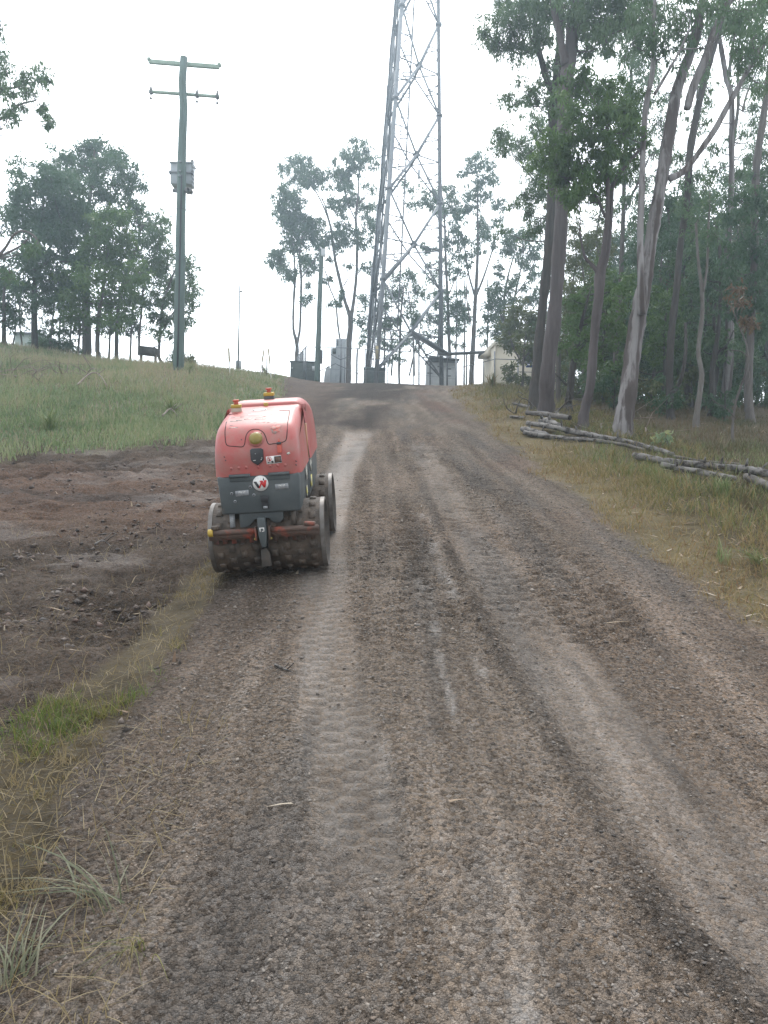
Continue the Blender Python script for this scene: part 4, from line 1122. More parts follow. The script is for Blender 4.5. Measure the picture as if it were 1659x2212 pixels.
ORD = ['first', 'second', 'third', 'fourth', 'fifth', 'sixth', 'seventh', 'eighth', 'ninth', 'tenth', 'eleventh', 'twelfth', 'thirteenth', 'fourteenth', 'fifteenth']
def name_by_place(things, what):
    cnt = {}
    for o, kind in sorted(things, key=lambda t: proj(t[0].location)[0]):
        u = proj(o.location)[0]
        lm = [n for x, n in LMK if x <= u]
        lm = lm[-1] if lm else LMK[0][1]
        k = cnt.get(lm, 0); cnt[lm] = k + 1
        o['label'] = '%s %s, %s one right of the %s' % (kind, what, ORD[min(k, 14)], lm)
ftrees, fshrubs = [], []
def where(u, d):
    b = 'right of the leaning gum' if u > 1400 else ('between the slim gum and the leaning gum' if u > 1285 else 'right behind the brown pair of trunks')
    return b
protos = []
spots = [s for k, s in enumerate(spots) if s[0] > 1330 or k % 2 == 0]
for i, (u, d) in enumerate(spots):
    nf = 'near' if d < 28 else ('middle' if d < 36 else 'deepest')
    if i % 5 == 0:
        bk, bn = kinds_[(i // 5) % 4]
        w = (4 + 6 * g_f.random()) * 24 / d
        lean = g_f.normal() * 22
        top = 600 - 260 * g_f.random() if u > 1330 else 640 - 240 * g_f.random()
        stem = [(u + lean * (860 - v) / 600 + g_f.normal() * 4, v, w * (1 - .7 * (860 - v) / (860 - top + 40))) for v in np.linspace(850, top, 7)]
        cl = []
        for k in range(15):
            t = g_f.random()
            v = top + (810 - top) * t * .9
            uu = u + lean * (860 - v) / 600 + g_f.normal() * 30
            cl.append((uu, v - 8, 22 + 14 * g_f.random(), d + g_f.normal() * .8))
        lm = [m_leaf_gum, m_leaf_dark, m_leaf_olive, m_leaf_dark][(i // 5) % 4]
        r = tree('forest_tree', 'slender %s-barked forest tree in the %s shade %s' % (bn, nf, where(u, d)), GF, (u, d), [stem], cl, bk, lm, dens=.62, L=.16, W=.042, sub=8, twig=False)
        protos.append((r, bn, d)); ftrees.append((r, 'slender ' + bn + '-barked'))
    else:
        r, bn, d0 = protos[int(g_f.integers(0, len(protos)))]
        r = copy_thing(r, at(u, d), g_f.random() * 6.283, .75 + .35 * g_f.random(), 'x'); ftrees.append((r, 'slender ' + bn + '-barked'))
name_by_place(ftrees, 'background forest tree')
for i in range(22):                                  # low shrubs and saplings of the undergrowth
    u = 1235 + 430 * ((i * 0.618 + .5) % 1.0); d = 19 + 12 * g_f.random()
    b_ = proj(at(u, d))
    cl = [(u + g_f.normal() * 14, b_[1] - 12 - 65 * g_f.random(), 13 + 9 * g_f.random()) for _ in range(6)]
    r = tree('undergrowth_shrub', 'low leafy shrub', 'undergrowth shrubs between the trunks', (u, d), [[(u, b_[1] - 4, 3), (u + 3, b_[1] - 30, 2.5), (u - 2, b_[1] - 60, 2)]], cl, m_bark_dark, [m_leaf_dark, m_leaf_gum, m_leaf_olive][i % 3], dens=.7, L=.13, W=.035, cat='shrub', sub=5, twig=False)
    fshrubs.append((r, 'low leafy'))
name_by_place(fshrubs, 'undergrowth shrub')

# ---- left of the track
GL = 'trees on the left bank'
tree('gum_tree', 'dark bushy tree with a straight single trunk, leftmost full crown on the bank', GL, (74, 31),
     [[(72, 740, 14), (76, 660, 12), (80, 600, 11), (86, 520, 9), (92, 450, 6), (96, 400, 4)], [(80, 600, 6), (110, 540, 5), (140, 490, 4)], [(84, 550, 5), (60, 500, 4), (40, 460, 3)]],
     [(45, 405, 30), (80, 385, 34), (30, 440, 28), (60, 440, 32), (100, 420, 38), (135, 420, 38), (25, 475, 26), (55, 485, 30), (90, 475, 38), (130, 470, 42), (165, 455, 34), (110, 520, 40), (75, 525, 32), (150, 515, 40), (95, 570, 34), (60, 575, 24), (130, 565, 36), (165, 560, 32), (90, 610, 22), (40, 610, 22), (125, 610, 24), (110, 385, 28), (100, 640, 18), (130, 640, 22), (55, 545, 24), (160, 490, 34), (150, 430, 30)],
     m_bark_dark, m_leaf_dark, dens=1.15, L=.20, W=.058, droop=.8)
tree('gum_tree', 'tallest domed tree at the back of the left clump', GL, (186, 35),
     [[(188, 750, 20), (188, 660, 16), (190, 560, 12), (196, 460, 9), (205, 390, 6), (208, 330, 4)], [(192, 520, 6), (240, 440, 5), (262, 400, 3)], [(194, 480, 5), (160, 400, 4), (140, 365, 3)]],
     [(205, 322, 26), (175, 330, 26), (235, 330, 26), (150, 345, 24), (125, 360, 22), (262, 350, 24), (200, 360, 34), (165, 370, 32), (235, 375, 34), (275, 385, 24), (135, 390, 26), (200, 405, 36), (250, 415, 32), (290, 420, 22), (165, 425, 32), (225, 450, 32), (265, 455, 26), (105, 372, 16), (285, 370, 16)],
     m_bark_mid, m_leaf_dark, dens=1.05, L=.21, W=.058, droop=.9)
tree('gum_tree', 'tree with yellow-green foliage in the middle of the left clump', GL, (212, 30),
     [[(212, 752, 10), (216, 680, 9), (224, 600, 7), (232, 520, 5), (236, 470, 4)]],
     [(215, 465, 24), (240, 455, 22), (258, 480, 24), (230, 500, 30), (262, 515, 28), (205, 510, 28), (240, 540, 32), (275, 545, 24), (210, 560, 32), (250, 585, 32), (195, 600, 28), (225, 615, 30), (265, 620, 24), (205, 645, 22), (185, 560, 24), (160, 600, 26), (150, 640, 22), (180, 650, 22), (240, 650, 24), (270, 670, 22), (215, 680, 22), (140, 675, 20), (255, 695, 16), (175, 685, 18), (300, 590, 24), (285, 625, 24)],
     m_bark_mid, m_leaf_green, dens=1.1, L=.20, W=.058, droop=.8)
tree('gum_tree', 'open-crowned gum at the right shoulder of the left clump', GL, (248, 33),
     [[(247, 755, 9), (252, 680, 8), (268, 600, 7), (290, 540, 5), (310, 490, 4)], [(256, 660, 4), (285, 600, 3), (320, 560, 3)]],
     [(300, 445, 18), (322, 470, 24), (300, 485, 26), (345, 490, 18), (330, 515, 26), (350, 530, 18), (300, 535, 28), (335, 555, 24), (310, 575, 26), (285, 590, 26), (345, 500, 16), (320, 600, 20), (355, 560, 14), (300, 630, 20), (275, 650, 20), (360, 480, 10)],
     m_bark_mid, m_leaf_gum, dens=.95, L=.21, W=.055, droop=1.0)
tree('gum_tree', 'rounded small tree partly behind the timber power pole', GL, (352, 34),
     [[(346, 770, 6), (348, 720, 5), (354, 660, 5), (368, 610, 4), (380, 580, 3)], [(350, 720, 4), (372, 680, 3), (402, 640, 3), (412, 605, 2)], [(300, 768, 5), (303, 720, 5), (308, 660, 4), (312, 620, 3)]],
     [(340, 590, 22), (365, 575, 24), (352, 615, 26), (395, 580, 22), (412, 600, 18), (385, 620, 26), (415, 630, 16), (400, 655, 22), (345, 650, 24), (375, 660, 24), (420, 655, 12), (330, 680, 20), (360, 690, 20), (395, 690, 18), (412, 690, 12), (318, 650, 18), (340, 715, 16), (370, 720, 14)],
     m_bark_mid, m_leaf_gum, dens=1.0, L=.20, W=.055, droop=.9)
tree('gum_tree', 'small dark tree cut by the left edge of the view, under the dead branch', GL, (12, 29),
     [[(14, 742, 9), (12, 690, 8), (14, 640, 6), (16, 600, 4)], [(48, 745, 4), (46, 700, 3), (44, 650, 3)], [(28, 745, 4), (26, 700, 3), (30, 640, 2)]],
     [(5, 590, 20), (30, 605, 20), (10, 620, 24), (45, 630, 22), (60, 620, 14), (20, 650, 24), (50, 655, 20), (0, 660, 22), (35, 680, 18), (15, 700, 16), (45, 700, 14), (10, 560, 16), (-15, 600, 26), (-20, 650, 26)],
     m_bark_dark, m_leaf_dark, dens=1.1, L=.15, W=.042, droop=.9)
for i, (u, d, vt, lab) in enumerate([(103, 32, 600, 'bare thin stem just right of the leftmost straight trunk'), (127, 34, 580, 'thin stem with leafy shoots left of the thick back trunk'), (150, 33, 600, 'thin dark stem beside the thick back trunk'), (166, 31, 560, 'pole-thin stem in front of the thick back trunk'), (232, 34, 640, 'thin slanting stem between two trunks mid clump'), (282, 35, 640, 'wispy stem at the right of the left clump')]):
    b_ = proj(at(u, d))
    tree('gum_sapling', lab, GL, (u, d), [[(u, b_[1] - 3, 4.5), (u + 2, 700, 4), (u + 5, 640, 3), (u + 3, vt, 2)], [(u, 725, 2.5), (u + 14, 700, 2), (u + 26, 672, 1.5)]],
         [(u + 4, vt + 20, 16), (u - 6, vt + 55, 15), (u + 14, vt + 70, 15), (u + 2, 690, 12), (u + 12, 712, 9), (u - 10, 716, 9)], m_bark_mid, m_leaf_dark, dens=1.0, L=.15, W=.04, droop=.8)
for i, (u, d, lab) in enumerate([(112, 33, 'low dark bush left of the thick back trunk'), (145, 32, 'low dense bush at the foot of the thick back trunk'), (88, 33, 'low bush at the foot of the leftmost straight trunk'), (385, 33, 'small bush at the left foot of the timber power pole'), (404, 30, 'sparse twiggy bush right of the timber power pole foot')]):
    b_ = proj(at(u, d)); sp = i == 4
    tree('bank_shrub', lab, GL, (u, d), [[(u, b_[1] - 2, 2), (u + 4, b_[1] - 16, 1.5)], [(u, b_[1] - 2, 2), (u - 7, b_[1] - 14, 1.5)]],
         [(u + 12 * (k % 3 - 1) + 4 * k % 5, b_[1] - 8 - 9 * (k // 3) - (k % 2) * 6, 6 if sp else 12) for k in range(6)], m_bark_dark, m_leaf_olive if sp else m_leaf_dark, dens=.4 if sp else .9, L=.13, W=.035, cat='shrub', droop=.5)
tree('gum_tree', 'overhanging gum at the left edge with leafy sprays high over the bank', None, (-95, 19),
     [[(-95, 760, 34), (-92, 640, 31), (-86, 540, 28), (-80, 420, 25), (-72, 320, 22), (-66, 200, 18), (-60, 80, 14), (-50, -40, 10)],
      [(-78, 380, 12), (-40, 310, 9), (-5, 272, 7), (25, 252, 5), (45, 230, 4), (75, 215, 3)],
      [(-70, 260, 9), (-30, 220, 7), (5, 195, 5), (32, 178, 4), (60, 165, 3)],
      [(-84, 600, 12), (-45, 575, 9), (-5, 555, 8), (14, 535, 6), (38, 516, 5), (62, 508, 4), (88, 520, 4), (100, 545, 3)], [(-2, 555, 6), (22, 545, 5), (50, 532, 4), (66, 520, 3)], [(0, 557, 4), (22, 556, 3), (36, 548, 2)], [(4, 558, 3), (16, 572, 2), (20, 590, 2)]],
     [(8, 160, 16), (2, 190, 18), (25, 235, 16), (45, 232, 14), (30, 205, 14), (52, 200, 14), (8, 250, 14), (65, 165, 14), (75, 150, 12), (95, 160, 13), (85, 175, 12), (102, 172, 7), (68, 190, 11), (28, 255, 10), (88, 238, 7), (100, 250, 7), (110, 262, 7), (104, 270, 5), (96, 228, 5), (48, 165, 12), (-20, 170, 30), (-30, 120, 30), (-60, 140, 40), (78, 530, 12), (60, 540, 10), (-20, 60, 26), (10, 590, 14), (22, 602, 12), (45, 182, 12), (6, 128, 12)],
     m_bark_mid, m_leaf_gum, dens=.85, L=.13, W=.03, droop=1.6)

# ---- behind the compound
GM = 'slender gums behind the compound'
def q1(x, y): return (553 + .1667 * x, 294 + .1667 * y)
def q3(x, y): return (812 + .2422 * x, 294 + .2422 * y)
tree('gum_tree', 'pale double-stemmed gum left of the short timber pole with a boxed top', GM, (640, 50),
     [[(640, 790, 8), (641, 745, 8), (634, 710, 5), (635, 660, 5), (638, 600, 5), (636, 560, 4), (630, 500, 3), (626, 450, 2)], [(641, 748, 6), (648, 710, 5), (650, 660, 5), (652, 600, 5), (648, 560, 4), (655, 500, 3), (660, 470, 2)], [(638, 620, 3), (622, 590, 2.5), (606, 570, 2)], [(652, 600, 3), (672, 570, 2.5), (690, 545, 2)]],
     [(q1(*c) + (r,)) for *c, r in [(330, 850, 17), (420, 820, 19), (500, 900, 20), (380, 980, 22), (480, 1010, 22), (560, 1080, 20), (350, 1090, 16), (640, 1120, 20), (700, 1180, 18), (470, 1150, 18), (560, 1200, 18), (480, 1330, 19), (560, 1320, 16), (420, 1390, 14), (250, 1560, 15), (200, 1610, 13), (330, 1600, 16), (290, 1500, 13), (420, 1760, 15), (340, 1690, 13), (600, 1580, 16), (700, 1600, 17), (740, 1660, 13), (540, 1480, 14), (410, 680, 13), (350, 760, 12), (780, 1230, 14), (730, 1350, 15), (820, 1390, 15), (480, 1820, 12), (640, 1720, 12), (390, 1830, 10)]] + [(666, 617, 7), (661, 648, 10), (672, 640, 8), (655, 655, 6)],
     m_bark_mid, m_leaf_dark, dens=1.2, L=.24, W=.062, droop=1.5)
tree('gum_tree', 'tall Y-forked gum between the tall grey cabinet and the lattice tower', GM, (752, 52),
     [[(752, 805, 13), (754, 740, 12), (757, 692, 11), (745, 650, 7), (735, 610, 7), (724, 560, 6), (716, 500, 5), (706, 465, 4), (690, 430, 3), (672, 400, 2)], [(757, 695, 9), (764, 650, 7), (770, 590, 6), (771, 520, 5), (769, 470, 5), (774, 420, 4), (776, 370, 3)], [(716, 500, 3), (704, 450, 2.5), (688, 415, 2)], [(770, 480, 3), (754, 445, 2.5), (740, 400, 2)], [(776, 440, 3), (792, 420, 2), (800, 410, 1.5)], [(742, 618, 3), (752, 602, 2), (764, 590, 2)]],
     [(q1(*c) + (r,)) for *c, r in [(480, 300, 13), (400, 430, 13), (330, 400, 9), (620, 400, 17), (560, 320, 11), (700, 300, 12), (700, 480, 19), (600, 520, 18), (740, 580, 18), (880, 530, 14), (850, 620, 13), (660, 600, 14), (520, 500, 12), (1270, 100, 13), (1150, 280, 16), (1250, 220, 15), (1300, 330, 16), (1420, 180, 14), (1480, 270, 12), (1530, 380, 12), (1400, 300, 13), (1100, 460, 18), (1180, 530, 18), (1060, 560, 14), (1250, 450, 14), (1080, 650, 14), (1230, 660, 14), (1250, 800, 14), (1350, 860, 13), (1200, 880, 14), (1080, 860, 12), (1010, 870, 12), (960, 860, 9), (1080, 970, 10), (1150, 1000, 12), (1450, 880, 11), (1520, 900, 11), (1450, 1050, 12), (1520, 1120, 14), (1180, 1180, 13), (1100, 1150, 11), (1260, 1280, 17), (1180, 1330, 17), (1400, 1280, 16), (1080, 1280, 15), (960, 1270, 15), (880, 1330, 14), (820, 1100, 11), (1500, 1200, 15), (1060, 1400, 14), (1330, 1400, 12), (1450, 1400, 12), (1430, 1680, 11), (1490, 1720, 10), (1200, 1680, 9), (950, 1600, 9), (1010, 300, 6), (1400, 60, 7), (1520, 700, 10), (1420, 640, 8)]],
     m_bark_mid, m_leaf_dark, dens=1.2, L=.24, W=.062, droop=1.5)
tree('gum_tree', 'thin bare crooked stem slanting behind the tall grey cabinet', GM, (743, 49),
     [[(743, 805, 5), (740, 760, 5), (733, 725, 4), (728, 690, 4), (724, 650, 3), (712, 620, 3), (706, 595, 2.5), (698, 572, 2)], [(712, 622, 2), (706, 610, 1.5), (700, 603, 1)]],
     [(726, 652, 9), (736, 640, 7), (716, 655, 6), (698, 603, 6), (732, 657, 6), (714, 600, 6), (740, 630, 4)],
     m_bark_mid, m_leaf_dark, dens=.8, L=.24, W=.062, droop=1.5)
tree('gum_tree', 'low many-stemmed tree filling the view through the lattice tower base', GM, (868, 53),
     [[(862, 812, 5), (864, 740, 5), (866, 680, 4), (872, 620, 3)], [(895, 812, 4), (893, 740, 4), (888, 680, 3), (882, 630, 2)], [(845, 812, 4), (848, 760, 3), (838, 700, 3), (800, 660, 2)], [(884, 812, 3.5), (900, 740, 3), (910, 700, 2)]],
     [(q1(*c) + (r,)) for *c, r in []] + [(786, 655, 16), (778, 690, 13), (795, 690, 13), (790, 715, 12), (780, 640, 9), (868, 608, 18), (888, 596, 16), (852, 640, 17), (880, 650, 20), (900, 625, 16), (915, 640, 12), (855, 690, 18), (888, 690, 18), (830, 660, 14), (835, 700, 16), (862, 735, 16), (905, 690, 14), (840, 745, 15), (815, 720, 13), (880, 735, 14), (920, 720, 12), (930, 690, 11), (860, 770, 13), (836, 775, 11), (905, 745, 11), (785, 740, 10), (826, 630, 12)],
     m_bark_dark, m_leaf_dark, dens=1.0, L=.24, W=.062, droop=1.0)
tree('gum_tree', 'leafy gum whose crown shows around the right leg of the lattice tower', GM, (968, 52),
     [[(972, 812, 8), (970, 740, 7), (966, 640, 6), (962, 540, 5), (960, 470, 4), (955, 420, 2)], [(964, 500, 3), (930, 450, 2.5), (908, 432, 2)], [(968, 640, 3), (985, 600, 2.5), (1000, 580, 2)]],
     [(920, 423, 16), (900, 436, 12), (938, 415, 14), (884, 442, 9), (963, 420, 18), (975, 445, 18), (955, 460, 18), (985, 470, 14), (935, 445, 11), (880, 410, 10), (872, 395, 9), (978, 500, 14), (962, 520, 13), (916, 532, 13), (930, 540, 10), (986, 550, 14), (960, 575, 15), (980, 590, 14), (935, 600, 12), (963, 640, 17), (988, 655, 17), (945, 655, 14), (975, 675, 16), (940, 690, 12), (1000, 680, 14), (990, 710, 12), (965, 710, 12), (925, 575, 9)],
     m_bark_mid, m_leaf_dark, dens=1.2, L=.24, W=.062, droop=1.3)
tree('gum_tree', 'tall slim gum right of the lattice tower with a mop of leaves on top', GM, (1018, 51),
     [[(1018, 815, 11), (1022, 740, 10), (1026, 660, 8), (1030, 590, 7), (1032, 520, 5), (1031, 450, 4), (1030, 400, 3), (1026, 360, 2)], [(1026, 640, 5), (1012, 590, 4), (1004, 540, 3), (996, 500, 2)], [(1028, 640, 5), (1044, 600, 4), (1062, 545, 3), (1072, 500, 2)], [(1016, 700, 3), (1008, 640, 3), (1010, 590, 2)]],
     [(1026, 343, 15), (1010, 358, 14), (996, 372, 10), (1042, 350, 14), (1056, 364, 13), (1066, 384, 11), (1045, 378, 12), (1058, 398, 11), (1026, 405, 15), (1012, 420, 14), (1036, 425, 12), (1052, 420, 12), (1003, 448, 14), (1020, 445, 12), (1034, 470, 10), (988, 474, 12), (1046, 490, 16), (1058, 505, 14), (1034, 512, 13), (1062, 485, 9), (1080, 437, 12), (1068, 446, 9), (1086, 450, 8), (1078, 474, 11), (996, 505, 13), (1008, 520, 12), (985, 520, 10), (1020, 540, 12), (1000, 560, 12), (1040, 545, 9), (1066, 530, 8), (1014, 570, 9), (994, 590, 10)],
     m_bark_mid, m_leaf_dark, dens=1.2, L=.24, W=.062, droop=1.5)
tree('gum_tree', 'spreading many-stemmed gum just left of the cream shed roof', GM, (1092, 48),
     [[(1090, 830, 7), (1092, 740, 6), (1088, 660, 5), (1096, 600, 4), (1110, 550, 3)], [(1091, 720, 5), (1112, 640, 4), (1126, 580, 3), (1132, 530, 2)], [(1090, 700, 4), (1070, 650, 3), (1060, 620, 2)], [(1112, 640, 3), (1140, 600, 2.5), (1158, 560, 2)]],
     [(1095, 512, 14), (1115, 505, 16), (1138, 505, 16), (1160, 520, 16), (1105, 535, 16), (1130, 535, 18), (1155, 550, 16), (1090, 545, 12), (1120, 565, 14), (1145, 580, 14), (1080, 590, 14), (1070, 625, 16), (1090, 625, 16), (1060, 655, 16), (1082, 655, 18), (1110, 610, 13), (1105, 650, 14), (1130, 620, 12), (1058, 690, 16), (1080, 690, 16), (1070, 715, 14), (1100, 690, 13), (1048, 715, 11), (1090, 725, 12), (1160, 600, 14), (1155, 640, 16), (1172, 620, 14), (1135, 655, 14)],
     m_bark_mid, m_leaf_dark, dens=1.25, L=.23, W=.062, droop=1.1)
for i, (u, d, lab) in enumerate([(830, 54, 'thin trunk seen between the near tower legs'), (945, 55, 'thin trunk left of the right tower leg'), (985, 54, 'thin trunk over the white container'), (1003, 55, 'thin trunk right of the white container'), (1052, 54, 'thin trunk just left of the cream shed')]):
    tree('gum_sapling', lab, GM, (u, d), [[(u, 815, 4), (u + 1, 740, 3.5), (u + 3, 660, 3), (u + 1, 600, 2)]], [(u, 660, 11), (u + 10, 690, 10), (u - 10, 710, 10), (u + 5, 630, 10), (u - 4, 740, 8)], m_bark_mid, m_leaf_dark, dens=.9, L=.24, W=.062)

# ------------------------------------------------------------------ logs, sticks
m_log = M('weathered_grey_wood', (.175, .165, .156), (.085, .077, .071), rough=.9, scale=3, stretch=(5, 1.6, 5), detail=6, c=(.030, .025, .022), cscale=3.4, clo=.50, chi=.58, bump=.7, bscale=14)
m_logd = M('dark_weathered_wood', (.135, .122, .112), (.06, .053, .048), rough=.9, scale=4, detail=6, c=(.05, .042, .038), cscale=3, clo=.52, chi=.66, bump=.7, bscale=14)
m_stick = M('dead_twig', (.13, .10, .085), (.21, .175, .15), rough=.9, scale=8)
m_hollow = M('hollow_shade', (.018, .014, .012), rough=1)
LOG_PTS = []
GLG = 'logs laid along the edge of the track'
def log(label, pts, w0, w1, mat=m_log, lift=.75, hollow=False, seed=0, group=GLG, knots=2, zs=None):
    """pts: (u, v) along the log as seen; it lies on the ground there"""
    g = np.random.default_rng(500 + seed)
    p3 = []
    for i, (u, v) in enumerate(pts):
        t = i / (len(pts) - 1)
        gp = ground_hit(u, v + (w0 + (w1 - w0) * t) * .5)
        p3.append(gp)
    rr = np.array([(w0 + (w1 - w0) * i / (len(pts) - 1)) * p3[i].y / F / 2 for i in range(len(pts))])
    p3 = [p + Vector((0, 0, rr[i] * 2 * lift + (zs[i] if zs else 0))) for i, p in enumerate(p3)]
    arr = spline([(*p, r) for p, r in zip(p3, rr)], 8)
    arr[:, 0:3] += g.normal(size=(len(arr), 3)) * arr[:, 3:4] * .07
    rad = arr[:, 3] * (1 + .05 * g.normal(size=len(arr)))
    LOG_PTS.append(arr[:, :2].copy())
    c = arr[len(arr) // 2, :3]
    b = MB(); b.tube(arr[:, :3], rad, 11, rng=g, rough=.045)
    o = b.build('log', mat, None, off=c, smooth=True); o.location = c
    tag(o, label, 'log', group)
    for k in range(knots):
        i = int(g.integers(2, len(arr) - 2)); a = g.random() * 3.1
        q = arr[i, :3]; dr = np.array([math.cos(a) * .6, -.5, abs(math.sin(a)) + .2]); 
        MB().tube([q - c, q - c + dr * rad[i] * 1.5, q - c + dr * rad[i] * (1.9 + g.random())], [rad[i] * .45, rad[i] * .32, rad[i] * .16], 6).build('branch_stub', mat, o, smooth=True)
    if hollow:
        e = Vector(arr[-1, :3]); dr = (Vector(arr[-1, :3]) - Vector(arr[-3, :3])).normalized()
        MB().cyl(e - Vector(c) - dr * .02, e - Vector(c) + dr * .006, rad[-1] * .78, n=14).build('hollow_shade_disc', m_hollow, o)  # solid dark disc, paints the shade inside the hollow
    return o
log('smooth dark hollow log topmost at the left end of the pile', [(1138, 908), (1170, 913), (1200, 918), (1230, 922)], 10, 12, m_logd, hollow=True, seed=1, knots=0, zs=[.13, .15, .15, .14])
log('short split grey log directly beneath the dark hollow one', [(1140, 923), (1180, 930), (1226, 937)], 11, 12, m_log, seed=2, zs=[.05, .06, .04])
log('long pale grey log running down from the hollow one past the leaning gum', [(1222, 934), (1262, 940), (1301, 948), (1354, 957), (1407, 971), (1452, 984)], 13, 10, m_log, seed=3)
log('thin grey log at the front left of the pile, nearest the gravel', [(1133, 938), (1188, 946), (1240, 950), (1297, 955)], 10, 8, m_log, seed=4)
log('thin half buried log in the grass below the long pale one', [(1290, 954), (1340, 962), (1392, 974)], 8, 7, m_logd, seed=5)
log('thick mid log along the track with cracked bark', [(1368, 989), (1436, 1000), (1500, 1007), (1549, 1013), (1604, 1017)], 15, 16, m_log, seed=6)
log('grey log lying against the front of the thick cracked one', [(1430, 1010), (1500, 1022), (1588, 1040)], 14, 14, m_log, seed=7)
log('heavy grey log at the right edge of the view, upper one', [(1596, 1016), (1640, 1024), (1700, 1036)], 17, 18, m_log, seed=8)
log('heavy dark log at the right edge of the view, lower one in the grass', [(1612, 1034), (1650, 1050), (1700, 1076)], 16, 18, m_logd, seed=9)
log('thin fallen stem on the ground behind the left of the brown pair', [(1108, 873), (1135, 879), (1162, 886)], 6, 6, m_logd, seed=10, group='fallen stems behind the log pile')
log('pale fallen stem on the ground right of the brown pair', [(1192, 892), (1215, 897), (1243, 901)], 7, 5, m_log, seed=11, group='fallen stems behind the log pile')
log('short mossy fallen stem between the slim gum and the leaning gum', [(1282, 913), (1310, 916), (1340, 919)], 5, 6, m_logd, seed=12, group='fallen stems behind the log pile')
log('short pale stick of wood lying on the verge left of the log pile', [(1103, 902), (1118, 903), (1134, 904)], 6, 6, m_log, seed=13, group='fallen stems behind the log pile', knots=0)

log('stubby knotted grey block of wood wedged over the split log of the pile', [(1168, 921), (1185, 924), (1206, 931)], 17, 13, m_log, seed=14, zs=[.06, .07, .05], knots=3)
log('bleached log half hidden at the left front foot of the pile', [(1128, 932), (1150, 936), (1184, 943)], 12, 10, m_log, seed=15, zs=[.02, .02, 0])
log('thin dark branch-like log along the back of the thick cracked one', [(1455, 988), (1520, 998), (1600, 1004)], 7, 5, m_logd, seed=16, knots=3)
def branch_pile(name, label, centre, spread, n, seed, mat=m_stick, hmax=.35, thick=.018):
    g = np.random.default_rng(seed)
    c = ground_hit(*centre)
    root = empty(name, c, label, 'branches')
    for k in range(n):
        b = MB()
        x, y = c.x + g.normal() * spread[0], c.y + g.normal() * spread[1]
        a = g.random() * 6.28; L = .5 + 1.0 * g.random()
        e = .45 * g.random()
        p0 = np.array([x, y, H(x, y) + .02]); dr = np.array([math.cos(a), math.sin(a), e])
        pts = [p0, p0 + dr * L * .5 + g.normal(size=3) * .05, p0 + dr * L + np.array([0, 0, .1 * g.normal()])]
        pts = spline(pts, 4); pts[:, 2] = np.minimum(pts[:, 2], p0[2] + hmax)
        r = thick * (.4 + g.random())
        b.tube(pts, np.linspace(r, r * .3, len(pts)), 5)
        if g.random() < .6:
            q = pts[len(pts) // 2]; b.tube([q, q + g.normal(size=3) * .15 + np.array([0, 0, .12]), q + g.normal(size=3) * .2 + np.array([0, 0, .25])], [r * .5, r * .35, .003], 4)
        b.build('dead_branch', mat, root, off=c)
    return root
branch_pile('branch_pile', 'tangle of dead branches lying in the grass of the left bank', (60, 812), (.75, .5), 34, 41)
branch_pile('branch_pile', 'heap of fallen sticks among the trunks right of the slim gum', (1295, 862), (1.0, .7), 44, 42, m_logd, .6, .03)
branch_pile('branch_pile', 'small heap of broken bark at the foot of the brown pair', (1168, 893), (.3, .22), 16, 43, m_logd, .25, .02)
branch_pile('branch_pile', 'scattered dead sticks at the foot of the largest leaning gum', (1330, 938), (.4, .2), 12, 44, m_stick, .2, .014)
def branch(label, pts, w, seed, lift=.03, mat=m_stick, side=1.0):
    g = np.random.default_rng(seed)
    p = [ground_hit(*q) + Vector((0, 0, lift + l)) for *q, l in pts]
    c = p[0]
    b = MB(); sp_ = spline([tuple(q - c) for q in p], 6); b.tube(sp_, np.linspace(w, w * .4, len(sp_)), 6)
    for i in range(2): 
        q = sp_[len(sp_) // 2 + 2 * i]; b.tube([q, q + np.array([.08, .02, .07]) * (1 + i) * side, q + np.array([.12, .05, .13]) * side], [w * .5, w * .35, w * .2], 5)
    o = b.build('fallen_branch', mat, None); o.location = c
    return tag(o, label, 'branch')
branch('bent dead branch arched over the grass of the left bank', [(165, 838, .02), (195, 830, .22), (215, 832, .20), (232, 842, .04)], .022, 51)
branch('dark curved stick in the grass just above the mud edge', [(350, 905, .02), (368, 898, .1), (385, 905, .02)], .02, 52)
branch('short bleached twig on the gravel in front of the roller', [(594, 1447, 0), (612, 1452, .0), (632, 1461, 0)], .007, 53, lift=.012, mat=m_log, side=.22)
branch('dry forked stick stuck in the mud near the grass strip', [(205, 1180, 0), (222, 1178, .02), (240, 1183, 0)], .010, 54, lift=.01, mat=m_log, side=.5)

# ------------------------------------------------------------------ grass
def grass_mat(name, cols):
    m, n, l, p = new_mat(name)
    at_ = n.new('ShaderNodeAttribute'); at_.attribute_name = 'rnd'
    cr = n.new('ShaderNodeValToRGB'); e = cr.color_ramp.elements
    e[0].color = (*cols[0], 1); e[1].color = (*cols[-1], 1)
    for i, c in enumerate(cols[1:-1]): e.new((i + 1) / (len(cols) - 1)).color = (*c, 1)
    l.new(at_.outputs['Fac'], cr.inputs['Fac']); l.new(cr.outputs['Color'], p.inputs['Base Color'])
    p.inputs['Roughness'].default_value = .55; p.inputs['Specular IOR Level'].default_value = .3
    tr = n.new('ShaderNodeBsdfTranslucent'); l.new(cr.outputs['Color'], tr.inputs['Color'])
    mx = n.new('ShaderNodeMixShader'); mx.inputs['Fac'].default_value = .35
    l.new(p.outputs['BSDF'], mx.inputs[1]); l.new(tr.outputs['BSDF'], mx.inputs[2])
    l.new(mx.outputs['Shader'], n['Material Output'].inputs['Surface'])
    return m

